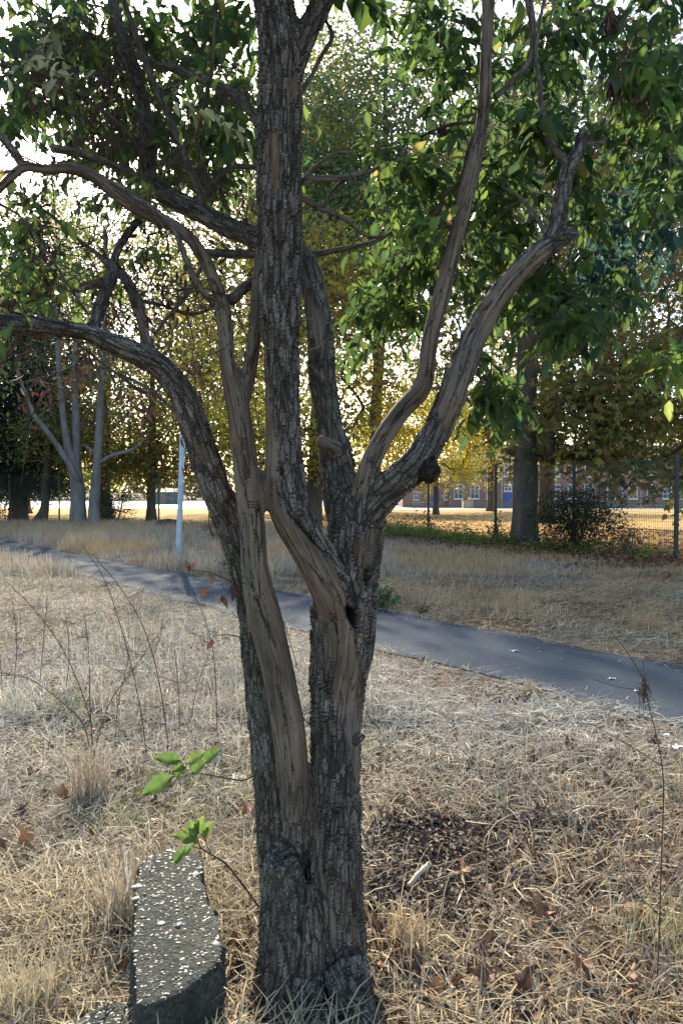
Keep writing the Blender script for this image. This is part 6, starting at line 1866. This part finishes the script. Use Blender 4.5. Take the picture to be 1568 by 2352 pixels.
# fine litter in the leafy strip under the right-hand trees
n = 5000
yy = rs.uniform(12, 24, n); xx = fence_x(yy) - np.abs(rs.normal(0, 1.3, n))
col = np.array([(0.20, 0.10, 0.05), (0.14, 0.07, 0.04), (0.26, 0.14, 0.07)])[rs.integers(0, 3, n)] * rs.uniform(.7, 1.2, (n, 1))
v_, q_, t_, k_ = leaf_batch(np.stack([xx, yy, ground_z(xx, yy) + rs.uniform(.01, .12, n)], 1), rs.normal(0, 1, (n, 3)) * np.array([1, 1, .4]), np.array([0, 0, 1]) + rs.normal(0, .5, (n, 3)), rs.uniform(.06, .14, n), rs.uniform(.04, .08, n))
mbl.add(v_, q_, t_, np.repeat(col, k_, 0))
o = mbl.build('leaf_litter', M_DEAD); tag(o, 'crumbled brown leaves and bark chips scattered over the ground', 'leaf litter', kind='stuff')
# leaves fallen on the sunny field behind the fence
n = 9000
yy = 12 + 45 * rs.random(n) ** 1.3; xx = fence_x(np.clip(yy, 10.4, 38)) + .15 + np.abs(rs.normal(0, 6, n))
col = np.array([(0.34, 0.14, 0.05), (0.24, 0.10, 0.04), (0.42, 0.22, 0.08)])[rs.integers(0, 3, n)] * rs.uniform(.7, 1.2, (n, 1))
v_, q_, t_, k_ = leaf_batch(np.stack([xx, yy, -0.86 * np.clip((yy - 25) / 80, 0, 1) + .02 + rs.uniform(0, .03, n)], 1), rs.normal(0, 1, (n, 3)) * np.array([1, 1, .3]), np.array([0, 0, 1]) + rs.normal(0, .4, (n, 3)), rs.uniform(.08, .18, n), rs.uniform(.05, .1, n), KITE_T, None, KITE_TR)
tag(part('field_leaf_litter', v_, None, t_, M_DEAD, None, {'Col': np.repeat(col, k_, 0)}), 'orange fallen leaves strewn over the sunny field behind the fence', 'leaf litter', kind='stuff')

# pale stick, twigs, scraps of paper
a = PZ(935, 2040, .02); b = PZ(985, 1985, .05)
m = MB(); s = spline([a, (a + b) / 2 + [0, 0, .008], b], .02); m.tube(s, .010 + .003 * vnoise(s * 60, 3), 9)
o = m.build('stick', M_PALEWOOD); tag(o, 'short pale broken stick on the dark chips right of the tree', 'stick')
for rows, lab in (([(1085, 2170, .03), (1110, 2250, .04), (1135, 2330, .02)], 'thin dark twig lying in the grass at the bottom right of the tree'), ([(1180, 2020, .02), (1230, 2030, .03), (1290, 2037, .02)], 'short dark twig lying flat in the grass near the bark chips')):
    pp = [PZ(*r) for r in rows]; s = spline(pp, .02); m = MB(); m.tube(s, np.linspace(.006, .003, len(s)), 6); o = m.build('twig', M_TWIG); tag(o, lab, 'twig')


def scrap(label, u, v, w, h, seed, z=.03):
    rs = np.random.default_rng(seed); c = PZ(u, v, z)
    xs = np.linspace(-w / 2, w / 2, 7); ys = np.linspace(-h / 2, h / 2, 5)
    X, Y = np.meshgrid(xs, ys); X = X + rs.normal(0, w * .03, X.shape); Y = Y + rs.normal(0, h * .06, Y.shape); Z = .012 * rs.normal(0, 1, X.shape) * min(1, w / .1) + .01
    v_ = np.stack([X, Y, Z], -1).reshape(-1, 3); i = (np.arange(4)[:, None] * 7 + np.arange(6)[None]).ravel()
    me = make_mesh('paper_scrap', v_, np.stack([i, i + 1, i + 8, i + 7], 1), None, M_PAPER)
    o = link('paper_scrap', me); o.location = c; o.rotation_euler = (0, 0, rs.uniform(-.4, .4)); tag(o, label, 'litter', 'scraps of litter')


scrap('crumpled white scrap of paper at the right edge near the path', 1556, 1718, .12, .05, 1, .03)
scrap('small white scrap at the near path edge by the right side', 1525, 1690, .05, .025, 2, .03)
scrap('pale scrap of litter in the grass right of the blue-grey pole', 462, 1268, .35, .12, 3, .06)
scrap('thin white scrap lying on the middle of the path', 1180, 1497, .07, .018, 4, .018)
scrap('tiny white scrap on the path near its far right', 1405, 1560, .05, .02, 5, .018)
scrap('tiny white fleck on the path nearer the camera', 1460, 1588, .03, .02, 6, .018)
